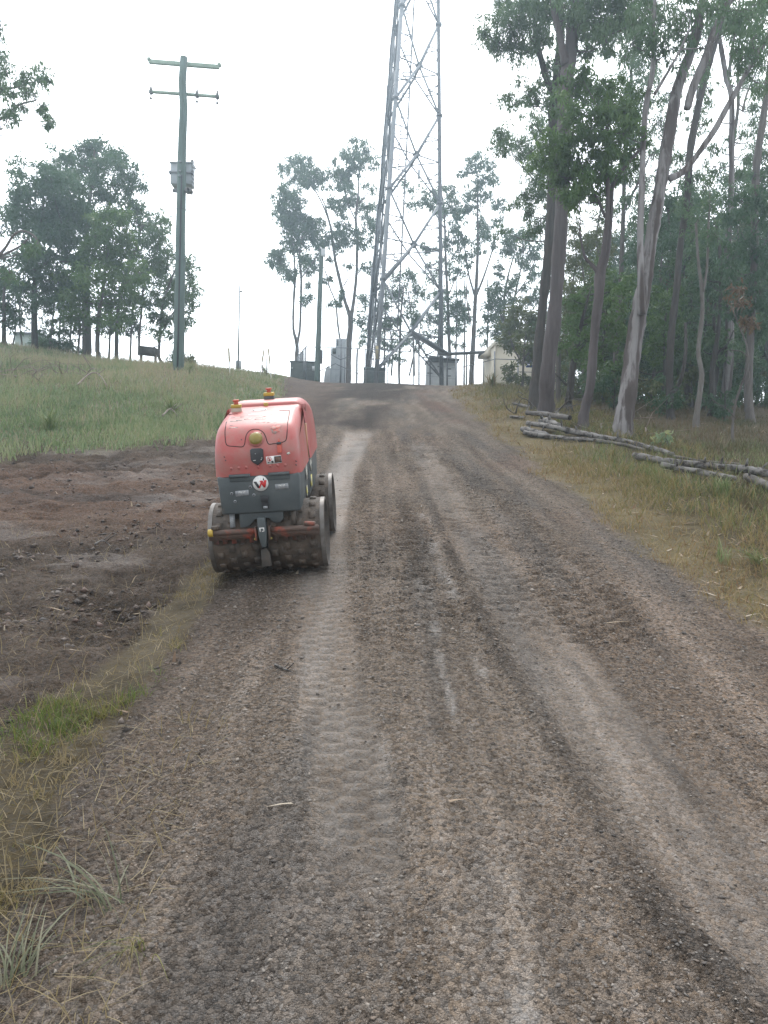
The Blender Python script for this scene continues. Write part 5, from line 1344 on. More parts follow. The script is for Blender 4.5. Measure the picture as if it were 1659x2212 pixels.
def blades(x, y, h, w, lean, tone, name, mat, seed, kind='stuff', zoff=None):
    g = np.random.default_rng(seed); n = len(x)
    z = Hs(x, y) - .01 if zoff is None else zoff
    a = g.random(n) * 6.283; ln = lean * (0.3 + 1.0 * g.random(n))
    dx, dy = np.cos(a) * ln, np.sin(a) * ln
    b = g.random(n) * 6.283; wx, wy = np.cos(b) * w / 2, np.sin(b) * w / 2
    up = np.sqrt(np.clip(1 - np.minimum(ln, .97) ** 2, .05, 1))
    def pt(t, k, s):
        return np.stack([x + dx * h * t ** 1.6 + s * wx * k, y + dy * h * t ** 1.6 + s * wy * k, z + h * t * up * (1 - .12 * t)], -1)
    V = np.stack([pt(0, 1, -1), pt(0, 1, 1), pt(.55, .8, 1), pt(.55, .8, -1), pt(1, 0, 0)], 1).reshape(-1, 3)
    i = np.arange(n)[:, None] * 5
    Q = i + np.array([[0, 1, 2, 3]]); T = i + np.array([[3, 2, 4]])
    m = MB(); m.add(V, Q, T)
    return m.build(name, mat, kind=kind, face_attr=np.concatenate([tone, tone]))

def off_logs(x, y):
    L_ = np.concatenate(LOG_PTS); out = np.ones(len(x))
    near = (x > 2) & (x < 8) & (y > 6) & (y < 22)
    idx = np.where(near)[0]
    if len(idx):
        dx = x[idx, None] - L_[None, :, 0]; dy = y[idx, None] - L_[None, :, 1]
        hit = ((np.abs(dx) < .22) & (dy > -.55) & (dy < .22)).any(1)
        out[idx[hit]] = .10
    return out

def sample(n, x0, x1, y0, y1, keep, seed, tuft=0, spread=.06, logy=True):
    g = np.random.default_rng(seed)
    k = n if not tuft else n // tuft
    y = y0 * (y1 / y0) ** g.random(k) if logy else y0 + (y1 - y0) * g.random(k)
    x = x0(y) + (x1(y) - x0(y)) * g.random(k)
    m = g.random(k) < keep(x, y) * off_logs(x, y)
    x, y = x[m], y[m]
    if tuft:
        s = np.repeat(.5 + g.random(len(x)), tuft)
        x = np.repeat(x, tuft) + g.normal(size=len(x) * tuft) * spread * s; y = np.repeat(y, tuft) + g.normal(size=len(y) * tuft) * spread * s
        return x, y, np.repeat(g.random(len(x) // tuft), tuft)
    return x, y, g.random(len(x))
g_g = np.random.default_rng(91)
mg_bank = grass_mat('bank_grass_blade', [(.085, .13, .060), (.130, .185, .082), (.190, .230, .115), (.260, .255, .145), (.29, .225, .165)])
mg_strip = grass_mat('short_strip_grass_blade', [(.065, .105, .022), (.115, .150, .032), (.165, .15, .048), (.20, .155, .072), (.25, .20, .12)])
mg_verge = grass_mat('dry_verge_grass_blade', [(.075, .100, .028), (.135, .135, .045), (.21, .16, .070), (.265, .205, .105), (.17, .105, .056)])
mg_floor = grass_mat('forest_floor_grass_blade', [(.034, .050, .018), (.060, .068, .026), (.094, .080, .040), (.125, .095, .055), (.10, .068, .043)])  # blade tones lowered, the shade under the trees is put into them
mg_pale = grass_mat('pale_grey_green_blade', [(.07, .080, .042), (.105, .115, .066), (.145, .150, .095), (.20, .19, .13)])
mg_lush = grass_mat('green_tuft_blade', [(.065, .105, .030), (.11, .155, .050), (.16, .20, .085), (.24, .25, .14)])

# left bank
x, y, t = sample(85000, lambda y: -.62 * y - 1.5, lambda y: road_l(y) + .35, 10.3, 34, lambda x, y: zones(x, y)['bank'] * (.45 + .55 * sstep(.3, .6, fbm(x * .8, y * .8, 3))), 201, tuft=6, spread=.10)
pat = fbm(x * .5 + 4, y * .5, 3)
blades(x, y, (.06 + .17 * g_g.random(len(x))) * (.5 + 1.1 * pat), .012 + .008 * g_g.random(len(x)), .45, np.clip(1.3 * pat - .32 + .35 * t + .14 * g_g.normal(size=len(x)), 0, 1), 'bank_grass', mg_bank, 202)
x, y, t = sample(9000, lambda y: -.62 * y - 1.5, lambda y: road_l(y) - .2, 11.5, 33, lambda x, y: zones(x, y)['bank'] * sstep(.42, .6, fbm(x * .5 + 9, y * .5, 3)), 203, tuft=3, spread=.05)
blades(x, y, .30 + .22 * g_g.random(len(x)), np.full(len(x), .007), .3, np.clip(.75 + .2 * g_g.random(len(x)), 0, 1), 'seeding_grass', mg_bank, 204)
# strip between mud and track
x, y, t = sample(52000, lambda y: -.58 * y - .5, lambda y: np.full_like(y, -.75), 1.5, 6.8, lambda x, y: zones(x, y)['strip'] * np.interp(y, [2.0, 2.8], [.5, 1]) * (.05 + .95 * sstep(.44, .60, fbm(x * 4, y * 4, 3))), 205, tuft=7, spread=.022)
gr = sstep(.38, .62, fbm(x * 1.3 + 2, y * 1.3, 3)) * np.interp(y, [1.5, 2.4, 2.8, 4.2, 5.5], [.2, .45, 1.1, 1, .4])
blades(x, y, (.025 + .065 * g_g.random(len(x))) * (.7 + .7 * gr), .0028 + .002 * g_g.random(len(x)), .75, np.clip(.85 - .75 * gr + .25 * g_g.normal(size=len(x)) * .6 + .1 * t, 0, 1), 'strip_grass', mg_strip, 206)
# straw lying over the left shoulder, mud and strip
x, y, t = sample(9000, lambda y: -.58 * y - .5, lambda y: np.full_like(y, -.35), 1.5, 7.5, lambda x, y: np.clip(zones(x, y)['strip'] + .45 * zones(x, y)['mud'] + .5 * (x < -.6) * (y < 3.2), 0, 1) * .8, 207)
blades(x, y, .05 + .11 * g_g.random(len(x)), .0022 + .0016 * g_g.random(len(x)), 1.2, np.clip(.72 + .28 * g_g.random(len(x)), 0, 1), 'straw_litter', mg_strip, 208, zoff=ground_arrays(x, y)[0] + .004)
# right verge
vx0 = lambda y: road_r(y) - .25
x, y, t = sample(60000, vx0, lambda y: road_r(y) + 2.2 + .06 * y, 3.2, 34, lambda x, y: zones(x, y)['right'] * (.35 + .65 * sstep(.35, .6, fbm(x * 2, y * 2, 3))), 209, tuft=7, spread=.05)
gr = np.clip(sstep(.0, 1.5, x - road_r(y) + 1.6 * (fbm(x * 1.3, y * 1.3, 3) - .45)), 0, 1)
blades(x, y, (.03 + .09 * g_g.random(len(x))) * (1 + 1.4 * gr), .004 + .0012 * y * (.4 + .5 * g_g.random(len(x))) * .6, .8, np.clip(.78 - .45 * gr + .22 * g_g.normal(size=len(x)) + .1 * (t - .5), 0, 1), 'verge_grass', mg_verge, 210)
# grass round the logs, taller and greener
def keep_logs(x, y):
    r_ = x - road_r(y)
    return .45 * sstep(.5, 1.0, r_) * (1 - sstep(3.2, 5, r_)) * (.15 + .85 * sstep(.45, .6, fbm(x * .9 + 33, y * .9, 3)))
x, y, t = sample(42000, lambda y: road_r(y) + .8, lambda y: road_r(y) + 5, 3.4, 17, keep_logs, 211, tuft=9, spread=.07)
blades(x, y, .10 + .20 * g_g.random(len(x)), .004 + .003 * g_g.random(len(x)), .55, np.clip(.35 + .35 * t + .2 * g_g.normal(size=len(x)), 0, 1), 'tall_verge_grass', mg_lush, 212)
# forest floor
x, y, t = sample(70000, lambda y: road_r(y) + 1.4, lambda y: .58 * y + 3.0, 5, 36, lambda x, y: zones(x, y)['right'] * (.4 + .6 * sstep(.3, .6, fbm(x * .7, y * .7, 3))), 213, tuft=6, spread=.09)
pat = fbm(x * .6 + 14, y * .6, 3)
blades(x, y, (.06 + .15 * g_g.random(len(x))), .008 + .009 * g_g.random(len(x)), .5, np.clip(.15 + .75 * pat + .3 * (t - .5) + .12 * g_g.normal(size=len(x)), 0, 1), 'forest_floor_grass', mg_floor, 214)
# gum leaves dropped over the ground
def keep_l(x, y): return .006 + .95 * np.clip(zones(x, y)['right'] + .08 * zones(x, y)['mud'] + .4 * zones(x, y)['bank'] * (y < 14), 0, 1)
x, y, t = sample(4200, lambda y: -.5 * y, lambda y: .56 * y, 2.4, 22, keep_l, 215)
blades(x, y, np.clip(.02 * y, .04, .08) * (.7 + .6 * g_g.random(len(x))), np.clip(.005 * y, .008, .018) * (.7 + .6 * g_g.random(len(x))), 1.6, g_g.random(len(x)), 'leaf_litter', grass_mat('fallen_gum_leaf', [(.10, .06, .035), (.20, .13, .08), (.33, .26, .18), (.42, .37, .30)]), 216, zoff=ground_arrays(x, y)[0] + .008)

# single tufts
def tuft(label, u, v, n, hgt, w, lean, mat, seed, az=None, group=None):
    g = np.random.default_rng(seed)
    c = ground_hit(u, v)
    b = MB(); tone = []
    for k in range(n):
        a = g.random() * 6.28 if az is None else R(az) + g.normal() * .55
        l = hgt * (.5 + .6 * g.random()); e = lean * (.4 + .9 * g.random())
        p0 = np.array([g.normal() * .03 * hgt / .3, g.normal() * .03 * hgt / .3, -.02])
        dr = np.array([math.cos(a), math.sin(a), 0])
        t = np.linspace(0, 1, 7)[:, None]
        pts = p0 + dr * l * e * t ** 1.7 + np.array([0, 0, 1]) * l * (t - .45 * e * t ** 2.2)
        s_ = np.cross(dr, [0, 0, 1]); s_ = s_ * math.cos(.6 * g.normal()) + np.array([0, 0, .3 * g.normal()])
        ww = (w * (.6 + .6 * g.random()) * np.array([.7, 1, 1, .9, .75, .5, .06]))[:, None] / 2
        V = np.concatenate([pts - s_ * ww, pts + s_ * ww])
        b.add(V, [[i, i + 7, i + 8, i + 1] for i in range(6)]); tone += [g.random()] * 6
    o = b.build('grass_tuft', mat, None, face_attr=np.array(tone)); o.location = c
    return tag(o, label, 'grass tuft', group)
GT = 'single grass tufts'
tuft('long-bladed pale grass tuft leaning left in the bottom left corner, upper one', 245, 1985, 20, .30, .0055, 1.75, mg_pale, 301, az=150, group=GT)
tuft('long-bladed green grass tuft at the very bottom left corner', 30, 2130, 22, .22, .0055, 1.75, mg_pale, 302, az=100, group=GT)
tuft('dry grass tuft bent flat beside the bottom left green tufts', 300, 2080, 22, .20, .0026, 1.3, mg_strip, 303, az=250, group=GT)
tuft('stiff upright green tuft on the right verge below the log ends', 1560, 1222, 24, .26, .010, .35, mg_lush, 304, group=GT)
tuft('broad arching green tuft on the left bank above the mud', 372, 893, 70, .50, .016, .7, mg_lush, 305, group=GT)
tuft('bright green tuft at the left, where the bank meets the mud', 105, 930, 90, .55, .014, .6, mg_lush, 306, group=GT)
tuft('tall brownish tuft in front of the gap between the logs', 1325, 1000, 90, .34, .006, .5, mg_verge, 307, group=GT)
tuft('green tuft by the right edge under the lowest heavy log', 1560, 1075, 90, .34, .008, .55, mg_lush, 308, group=GT)
tuft('long fine green tuft right of the upright stiff one', 1640, 1225, 60, .24, .006, 1.0, mg_lush, 309, az=200, group=GT)
tuft('grass clump round the foot of the right tower leg', 955, 829, 60, .8, .05, .5, mg_bank, 310)
tuft('grass clump round the foot of the left tower legs', 812, 824, 60, .7, .05, .5, mg_bank, 311)
tuft('low green clump between the two slanted marker posts', 573, 806, 60, .5, .03, .6, mg_bank, 312)
tuft('dry grass clump at the corner of the cream shed', 1062, 838, 70, .7, .04, .45, mg_verge, 313)
tuft('dark grass clump fallen over at the foot of the timber power pole', 408, 806, 60, .4, .02, .7, mg_bank, 314, az=-20)

# ------------------------------------------------------------------ poles, tower, compound
m_pole = M('greenish_treated_timber', (.105, .150, .135), (.080, .108, .098), rough=.85, scale=2, stretch=(6, 6, .3), detail=6, bump=.4, bscale=12)
m_galv = M('galvanised_steel', (.22, .235, .25), (.16, .172, .185), rough=.55, scale=5, metal=.25)
m_galvd = M('dull_galvanised_steel', (.11, .12, .13), (.085, .092, .10), rough=.6, scale=5, metal=.2)
m_box = M('grey_enclosure_paint', (.34, .37, .39), (.28, .31, .33), rough=.5, scale=3)
m_lbox = M('pale_enclosure_paint', (.50, .52, .53), (.42, .44, .45), rough=.5, scale=3)
m_dkbox = M('dark_enclosure_paint', (.05, .065, .06), (.08, .09, .085), rough=.6, scale=4)
m_cable = M('black_cable', (.030, .033, .038), rough=.6)
m_crossarm = M('pale_green_crossarm', (.26, .33, .27), (.20, .26, .21), rough=.7, scale=6)
m_porc = M('glazed_insulator', (.13, .13, .13), rough=.3)
m_shed = M('cream_panel', (.47, .43, .34), (.41, .375, .30), rough=.6, scale=1.5, detail=6, c=(.33, .30, .24), cscale=.9, clo=.6, chi=.8)
m_shedtrim = M('cream_trim', (.52, .48, .40), rough=.55)
m_sign = M('blue_sign', (.03, .07, .25), rough=.45)
m_conc = M('plinth_concrete', (.33, .32, .30), (.26, .25, .235), rough=.9, scale=6)
m_marker = M('dull_yellow_sleeve', (.34, .29, .17), (.28, .24, .15), rough=.6, scale=10)
m_wpost = M('white_marker_post', (.62, .62, .60), (.5, .5, .48), rough=.6, scale=8)

def pole_between(base, top, r0, r1, n=14, wob=.0, seed=1):
    g = np.random.default_rng(seed)
    t = np.linspace(0, 1, 14)[:, None]
    p = np.array(base) * (1 - t) + np.array(top) * t + np.concatenate([g.normal(size=(14, 2)) * wob, np.zeros((14, 1))], 1)
    return p, np.linspace(r0, r1, 14)

# timber power pole
D1 = 23.0
pb = ground_hit(385, 800); D1 = pb.y
pole = empty('power_pole', pb, 'tall greenish timber power pole with two crossarms and a transformer on the left bank', 'power pole')
top = P(397.5, 124, D1)
p_, r_ = pole_between(pb - Vector((0, 0, .4)), top, 24 * D1 / F / 2, 15.5 * D1 / F / 2, wob=.012)
MB().tube(p_, r_, 16).build('pole', m_pole, pole, off=pb, smooth=True)
def mid(v): 
    t = (v - 124) / (800 - 124); return top * (1 - t) + pb * t
# transformer hung on the far side
tz = mid(366); tc_ = Vector((P(395, 366, D1 + .45).x, D1 + .45, tz.z))
s_ = D1 / F
tr = MB().box(tc_, (46 * s_, .42, 44 * s_)).build('transformer', m_box, pole, off=pb, bevel=.03)
MB().box(tc_ + Vector((0, 0, 23.5 * s_)), (50 * s_, .48, 3 * s_)).build('tank_lid', m_box, tr, off=pb, bevel=.01)
MB().box(tc_ + Vector((0, -.24, 2 * s_)), (52 * s_, .04, 3.2 * s_)).build('tank_band', m_galv, tr, off=pb)
for dx in (-23, 24): 
    MB().box(tc_ + Vector((dx * s_, -.2, 2 * s_)), (4 * s_, .10, 7 * s_)).build('tank_lug', m_galvd, tr, off=pb, bevel=.01)
for k in range(5): MB().box(tc_ + Vector((24 * s_, -.12, (-14 + 8 * k) * s_)), (2.5 * s_, .2, 3 * s_)).build('cooling_fin', m_box, tr, off=pb)
MB().tube([tc_ + Vector((20 * s_, 0, 24 * s_)), tc_ + Vector((20 * s_, 0, 30 * s_)), tc_ + Vector((20 * s_, 0, 36 * s_))], [.05, .06, .045], 10).build('bushing', m_porc, pole, off=pb)
for k, v in enumerate((352, 372, 382)):
    c = mid(v); MB().dome(c + Vector((-.02, -.16, 0)), (0, -1, 0), .035, .03, 10, 3).build('bolt', m_galv, pole, off=pb)
def crossarm(u0, v0, u1, v1, h, dd):
    a, b = P(u0, v0, D1 + .22 + dd), P(u1, v1, D1 + .22 - dd)
    o = MB().bar(a, b, .10, h * s_).build('crossarm', m_crossarm, pole, off=pb, bevel=.006)
    return a, b, o
a, b, o_ = crossarm(322, 133, 474, 145, 8.0, 0)
for e in (a, b): MB().box(e + Vector((0, 0, 4.5 * s_)), (.09, .12, .08)).build('arm_cap', m_crossarm, o_, off=pb)
a, b, o_ = crossarm(323, 198, 474, 209, 4.6, 0)
for t in (0.02, .68, .97):
    c = a * (1 - t) + b * t
    i_ = MB().tube([c + Vector((0, 0, 13 * s_)), c + Vector((0, 0, 5 * s_)), c + Vector((0, 0, -6 * s_)), c + Vector((0, 0, -13 * s_))], [.022, .024, .016, .016], 8).build('insulator_pin', m_galvd, o_, off=pb)
    MB().dome(c + Vector((0, 0, -13 * s_)), (0, 0, -1), .045, .05, 10, 3).build('insulator', m_porc, pole, off=pb)
    MB().cyl(c + Vector((0, 0, 2 * s_)), c + Vector((0, 0, 9 * s_)), .05, .035, 12).build('insulator', m_porc, pole, off=pb)
    for dz in (0, 3): MB().box(c + Vector((0, 0, -dz * s_)), (.09, .13, .03)).build('insulator_bracket', m_galvd, o_, off=pb)
c = mid(411)
o_ = MB().bar(c + Vector((-18 * s_, .0, 1 * s_)), c + Vector((22 * s_, -.05, -1 * s_)), .09, .09).build('stay_bracket', m_galvd, pole, off=pb)
for dx in (14, 19): MB().cyl(c + Vector((dx * s_, -.14, 0)), c + Vector((dx * s_, .06, 0)), .075, n=12).build('stay_insulator', m_porc, o_, off=pb)
cq = [mid(v) + Vector((.0 + 2.0 * s_, -(24 - 8.5 * (1 - (v - 124) / 676)) * s_ / 2 - .012, 0)) for v in (380, 440, 520, 600, 700, 803)]
MB().tube(cq, .026, 8).build('cable_conduit', m_cable, pole, off=pb)
for v in (450, 560, 670, 760): 
    c = mid(v); rr = (16 + 8 * (v - 124) / 676) * s_ / 2 + .004
    MB().tube([c + Vector((rr * math.cos(k), rr * math.sin(k), 0)) for k in np.linspace(0, 6.29, 19)], .007, 5).build('pole_strap', m_galvd, pole, off=pb)
c = mid(411) + Vector((20 * s_, -.05, 0))
w_ = [c, P(420, 436, D1 + 6), P(436, 466, D1 + 15), P(452, 500, D1 + 30)]
MB().tube(spline([tuple(q) for q in w_], 6), .007, 4).build('service_wire', m_cable, pole, off=pb)

# short timber pole with a boxed top
D2 = 36.5
pb2 = at(685, D2); top2 = P(694.5, 541, D2); s2 = D2 / F
pole2 = empty('timber_pole', pb2, 'shorter plain timber pole with a small white box at its top, by the compound fence', 'pole')
p_, r_ = pole_between(pb2 - Vector((0, 0, .3)), top2, 13 * s2 / 2, 9 * s2 / 2, wob=.006, seed=4)
MB().tube(p_, r_, 14).build('pole', m_pole, pole2, off=pb2, smooth=True)
MB().box(top2 + Vector((4.5 * s2, -.10, -6 * s2)), (8.5 * s2, .18, 15 * s2)).build('top_box', m_lbox, pole2, off=pb2, bevel=.015)
MB().box(top2 + Vector((0, 0, .03)), (10 * s2, .22, .06)).build('pole_cap', m_galvd, pole2, off=pb2)
t = .16; c = pb2 * (1 - t) + top2 * t
MB().box(c + Vector((8 * s2, 0, 8 * s2)), (4 * s2, .16, 29 * s2)).build('meter_box', m_galvd, pole2, off=pb2, bevel=.01)

# thin far pole with a meter box
D3 = 38.0
pb3 = at(514, D3); top3 = P(518, 616, D3); s3 = D3 / F
pole3 = empty('thin_pole', pb3, 'thin dark pole with a small meter box near its foot, left of the marker pair', 'pole')
MB().tube([pb3 - Vector((0, 0, .2)), pb3 * .5 + top3 * .5, top3], [4.6 * s3 / 2, 3.0 * s3 / 2, 2.4 * s3 / 2], 10).build('pole', m_galvd, pole3, off=pb3, smooth=True)
t = .12; c = pb3 * (1 - t) + top3 * t
MB().box(c + Vector((0, .08, 0)), (11 * s3, .22, 17 * s3)).build('meter_box', m_box, pole3, off=pb3, bevel=.01)
c = P(520.5, 630, D3); MB().bar(c + Vector((-.06, 0, 0)), c + Vector((.07, 0, 0)), .05, .07).build('pole_lug', m_galvd, pole3, off=pb3)

# marker posts
def marker(label, base, top, d, sleeve_t, w):
    b0 = at(base[0], d); t0 = P(top[0], top[1], d); s = d / F
    rt = empty('marker_post', b0, label, 'marker post', 'marker posts beside the far track')
    m_ = b0 * (1 - sleeve_t) + t0 * sleeve_t
    MB().bar(b0 - Vector((0, 0, .15)), m_, w * .55 * s, .03).build('post', m_wpost, rt, off=b0)
    MB().bar(m_, t0, w * s, .05).build('sleeve', m_marker, rt, off=b0, bevel=.006)
marker('upright marker post with a dull yellow sleeve standing alone on the bank', (497, 813), (494, 752), ground_hit(497, 812).y, .52, 4.8)
marker('marker post slanting right, left one of the crossed pair', (561, 802), (570.5, 755), 31.5, .50, 4.0)
marker('marker post slanting left with a white stem, right one of the crossed pair', (587, 808), (579.5, 753), 30.0, .50, 4.2)
for lab, u, v0, v1, d in (('dark broken stub beside the left crossed marker', 567, 806, 787, 31.6), ('thin dark stub between the crossed markers', 576, 806, 771, 31.8), ('tiny dark stub right of the crossed markers', 592, 807, 797, 32)):
    b0 = at(u, d); o_ = MB().cyl((0, 0, -.1), P(u, v1, d) - b0, .022, .018, 8).build('stub_post', m_stick, None); o_.location = b0
    tag(o_, lab, 'post', 'stubs by the crossed markers')

# lattice tower: three tubular legs, cross braces, cable ladder
TB = {'B': (811, 41.8), 'C': (954, 44.2), 'A': (789, 45.6)}
TT = {'B': (869, 0, 42.6), 'C': (947, 0, 44.2), 'A': (857, 0, 44.9)}
legs = {}
for k in TB:
    b0 = at(*TB[k]); t0 = P(*TT[k]); legs[k] = (b0, t0)
tcen = sum((legs[k][0] for k in legs), Vector()) / 3
tower = empty('lattice_tower', tcen, 'tall triangular steel lattice tower rising out of view inside the compound', 'tower')
def legp(k, z):
    a, b = legs[k]; t = (z - a.z) / (b.z - a.z); return a * (1 - t) + b * t
def zv(v): return P(880, v, 43.5).z
ztop = legs['B'][1].z + 4.5
for k in legs:
    a = legs[k][0]
    rad = .125 if k != 'A' else .11
    lg = MB().tube([legp(k, a.z - .2), legp(k, a.z + 8), legp(k, a.z + 16), legp(k, ztop)], [rad, rad * .95, rad * .85, rad * .75], 12).build('leg', m_galv if k != 'C' else m_galvd, tower, off=tcen, smooth=True)
    MB().box((a.x, a.y, a.z + .05), (.7, .7, .3)).build('footing', m_conc, tower, off=tcen)
    for v in (35, 235, 428, 620):
        c = legp(k, zv(v)); MB().cyl(c - Vector((0, 0, .06)), c + Vector((0, 0, .06)), rad * 1.5, n=12).build('leg_flange', m_galvd, lg, off=tcen)
nodes = [zv(v) for v in (812, 620, 428, 235, 35)] + [ztop - .3]
xs = [zv(v) for v in (722, 532, 338, 145, -60)]
def brace(p, q, r, nm, mat=m_galvd): MB().cyl(p, q, r, n=8).build(nm, mat, tower, off=tcen, smooth=True)
for i, (f, g__) in enumerate((('B', 'C'), ('A', 'B'), ('A', 'C'))):
    for j in range(len(nodes) - 1):
        z0, z1 = nodes[j], nodes[j + 1]
        zx = xs[j] if j < len(xs) else (z0 + z1) / 2
        p0, p1, q0, q1_ = legp(f, z0), legp(f, z1), legp(g__, z0), legp(g__, z1)
        # crossing point
        m0, m1 = legp(f, zx), legp(g__, zx); cx_ = (m0 + m1) / 2
        rb = .066 if i == 0 else .055
        mt = m_galv if i == 0 else m_galvd
        for e in (p0, p1, q0, q1_): brace(e, cx_, rb * (1.15 if e in (p0, q1_) else .8), 'diagonal_brace', mt)
        brace(m0, cx_, .035, 'horizontal_brace'); brace(cx_, m1, .035, 'horizontal_brace')
        if i == 0:
            MB().box(cx_, (.34, .03, .34), (0, 45, 0)).build('gusset_plate', m_galvd, tower, off=tcen)
        for e, lg_ in ((p0, f), (p1, f), (q0, g__), (q1_, g__)):
            h = e * .48 + cx_ * .52
            zz = h.z
            brace(h, legp(lg_, zz), .028, 'redundant_brace')
            brace(h, legp(lg_, (zx + zz) / 2), .024, 'redundant_brace')
            if i == 0: MB().box(h, (.15, .025, .15)).build('gusset_plate', m_galvd, tower, off=tcen)
# cable ladder inside the back face
def lad(z, s):
    a, c = legp('A', z), legp('C', z); p = a * .66 + c * .34 + Vector((0, -.15, 0))
    return p + Vector((s * .20, 0, 0))
z0_, z1_ = zv(700), ztop
ld = empty('x', tcen, None, None); ld.name = 'cable_ladder'; ld.parent = tower; ld.location = (0, 0, 0)
for s in (-1, 1): MB().tube([lad(z, s) for z in np.linspace(z0_, z1_, 8)], .045 if s > 0 else .022, 6).build('ladder_rail', m_galvd, ld, off=tcen)
for z in np.arange(z0_ + .4, z1_, 1.15):
    MB().bar(lad(z, -1), lad(z, 1), .03, .05).build('ladder_rung', m_galvd, ld, off=tcen)
    MB().bar(lad(z + .22, -1), lad(z + .22, 1), .03, .04).build('ladder_rung', m_galvd, ld, off=tcen)
# climbing cables along the far left leg
for k, (dx, dy, r) in enumerate([(.16, -.10, .035), (.22, -.14, .03), (-.10, -.16, .05), (.30, -.05, .025)]):
    MB().tube([legp('A', z) + Vector((dx + .03 * math.sin(z * 1.3 + k), dy, 0)) for z in np.linspace(legs['A'][0].z + .5, ztop, 14)], r, 6).build('feeder_cable', m_cable, tower, off=tcen)
g_ = np.random.default_rng(8)
for s_z, ds in ((zv(700), -.17), (zv(560), -.14), (zv(300), -.1), (zv(180), -.08)):
    pts = [legp('A', s_z + t) + Vector((ds + .05 * math.sin(t), -.12, 0)) for t in np.linspace(0, 3.6, 5)]
    MB().tube(pts, .075, 7).build('pale_cable_sleeve', m_galv, tower, off=tcen)
c = legp('B', zv(775)); MB().box(c + Vector((-.05, -.16, 0)), (.16, .05, .7)).build('yellow_tag', m_marker, tower, off=tcen)
c = P(905, 376, 43); MB().box(c, (.12, .12, .5)).build('small_antenna', m_box, tower, off=tcen)

# cable tray ramp, bridge to the shed
def D_(x, y): return (881 + .1146 * x, 708.5 + .1146 * y)
tray = empty('cable_tray', P(963, 764, 43.5), 'grey cable tray sloping down from the tower and running level to the shed', 'cable tray')
to = tray.location
a, b = P(893, 720, 42.8), P(966, 766, 42.8)
MB().bar(a, b, 1.0, .12).build('tray_ramp', m_galvd, tray, off=to)
a2, b2 = P(948, 765.5, 42.6), P(1048, 761, 42.2)
MB().bar(a2, b2, .45, .10).build('tray_bridge', m_galvd, tray, off=to)
for u in (905, 966, 1008): 
    f_ = at(u, 43.0); tp = P(u, 766 if u > 920 else 730, 43.0)
    MB().cyl(f_, tp, .045, n=8).build('tray_post', m_galvd, tray, off=to)
# white equipment container under a small canopy
D5 = 46.0
cb_ = at(951, D5); s5 = D5 / F
cn = empty('equipment_cabinet', cb_, 'white equipment cabinet with vents under a grey canopy behind the right tower leg', 'cabinet')
zt = P(951, 783, D5).z
hh = zt - cb_.z
MB().box(cb_ + Vector((0, .6, hh / 2)), (63 * s5, 1.2, hh)).build('cabinet_body', m_lbox, cn, off=cb_, bevel=.02)
MB().box(cb_ + Vector((0, .6, hh + .05)), (67 * s5, 1.35, .10)).build('cabinet_top', m_galv, cn, off=cb_)
for u, v, w in ((970, 797, 9), (969, 812, 10), (948, 792, 6), (928, 806, 12)):
    c = P(u, v, D5 - .01); MB().box(c, (w * s5, .04, 1.8 * s5)).build('vent', m_galvd, cn, off=cb_)
MB().box(P(951, 806, D5) - Vector((0, .01, 0)), (.03, .03, hh * .9)).build('door_seam', m_galvd, cn, off=cb_)
r0, r1 = P(926, 772, D5 - .3), P(992, 778, D5 - .3)
MB().bar(r0 + Vector((0, .6, 0)), r1 + Vector((0, .6, 0)), 1.9, .07).build('canopy_roof', m_galvd, cn, off=cb_)
for u in (929, 986): MB().cyl(at(u, D5 - .2), P(u, 775, D5 - .2), .04, n=8).build('canopy_post', m_galvd, cn, off=cb_)

# tall grey cabinet with its side unit
D6 = 43.0; s6 = D6 / F
cb_ = at(734, D6); zt = P(734, 731, D6).z; hh = zt - cb_.z
cn = empty('tall_cabinet', cb_, 'tall narrow grey steel cabinet with a lower box on its left, in the compound', 'cabinet')
MB().box(cb_ + Vector((0, .3, hh / 2)), (22 * s6, .6, hh)).build('cabinet_body', m_box, cn, off=cb_, bevel=.015)
MB().box(cb_ + Vector((.03, -.012, hh / 2)), (3.5 * s6, .03, hh * .98)).build('cable_duct', m_galv, cn, off=cb_)
MB().box(cb_ + Vector((-7 * s6, -.01, hh * .91)), (3 * s6, .03, .30)).build('vent', m_galvd, cn, off=cb_)
MB().dome(P(732, 769, D6 - .01), (0, -1, 0), .03, .03, 8, 2).build('door_handle', m_cable, cn, off=cb_)
zt2 = P(719, 752, D6).z
MB().box((cb_.x - 16 * s6, D6 + .25, (cb_.z + zt2) / 2), (10 * s6, .5, zt2 - cb_.z)).build('side_box', m_box, cn, off=cb_, bevel=.01)
MB().box((cb_.x - 13.6 * s6, D6 - .03, zt2 - .16), (7 * s6, .06, .30)).build('control_panel', m_dkbox, cn, off=cb_)

# low dark plant beside the fence, pale round-topped tank, low green box
D7 = 42.5; s7 = D7 / F
cb_ = at(657, D7); zt = P(657, 783, D7).z; hh = zt - cb_.z
cn = empty('plant_box', cb_, 'low dark green-grey plant box with a small white notice by the fence corner', 'box')
MB().box(cb_ + Vector((0, .5, hh / 2)), (61 * s7, 1.0, hh)).build('box_body', m_dkbox, cn, off=cb_, bevel=.02)
MB().box(P(678, 796, D7 - .02), (8 * s7, .03, 10 * s7)).build('notice', m_lbox, cn, off=cb_)
MB().box(P(631, 795, D7 - .02), (2.5 * s7, .03, 2.5 * s7)).build('small_plate', m_lbox, cn, off=cb_)
MB().box(P(657, 782, D7) + Vector((0, .5, .03)), (63 * s7, 1.06, .05)).build('box_lid', m_dkbox, cn, off=cb_)
D8 = 44.0; s8 = D8 / F
cb_ = at(708, D8); zt = P(708, 790, D8).z; hh = zt - cb_.z
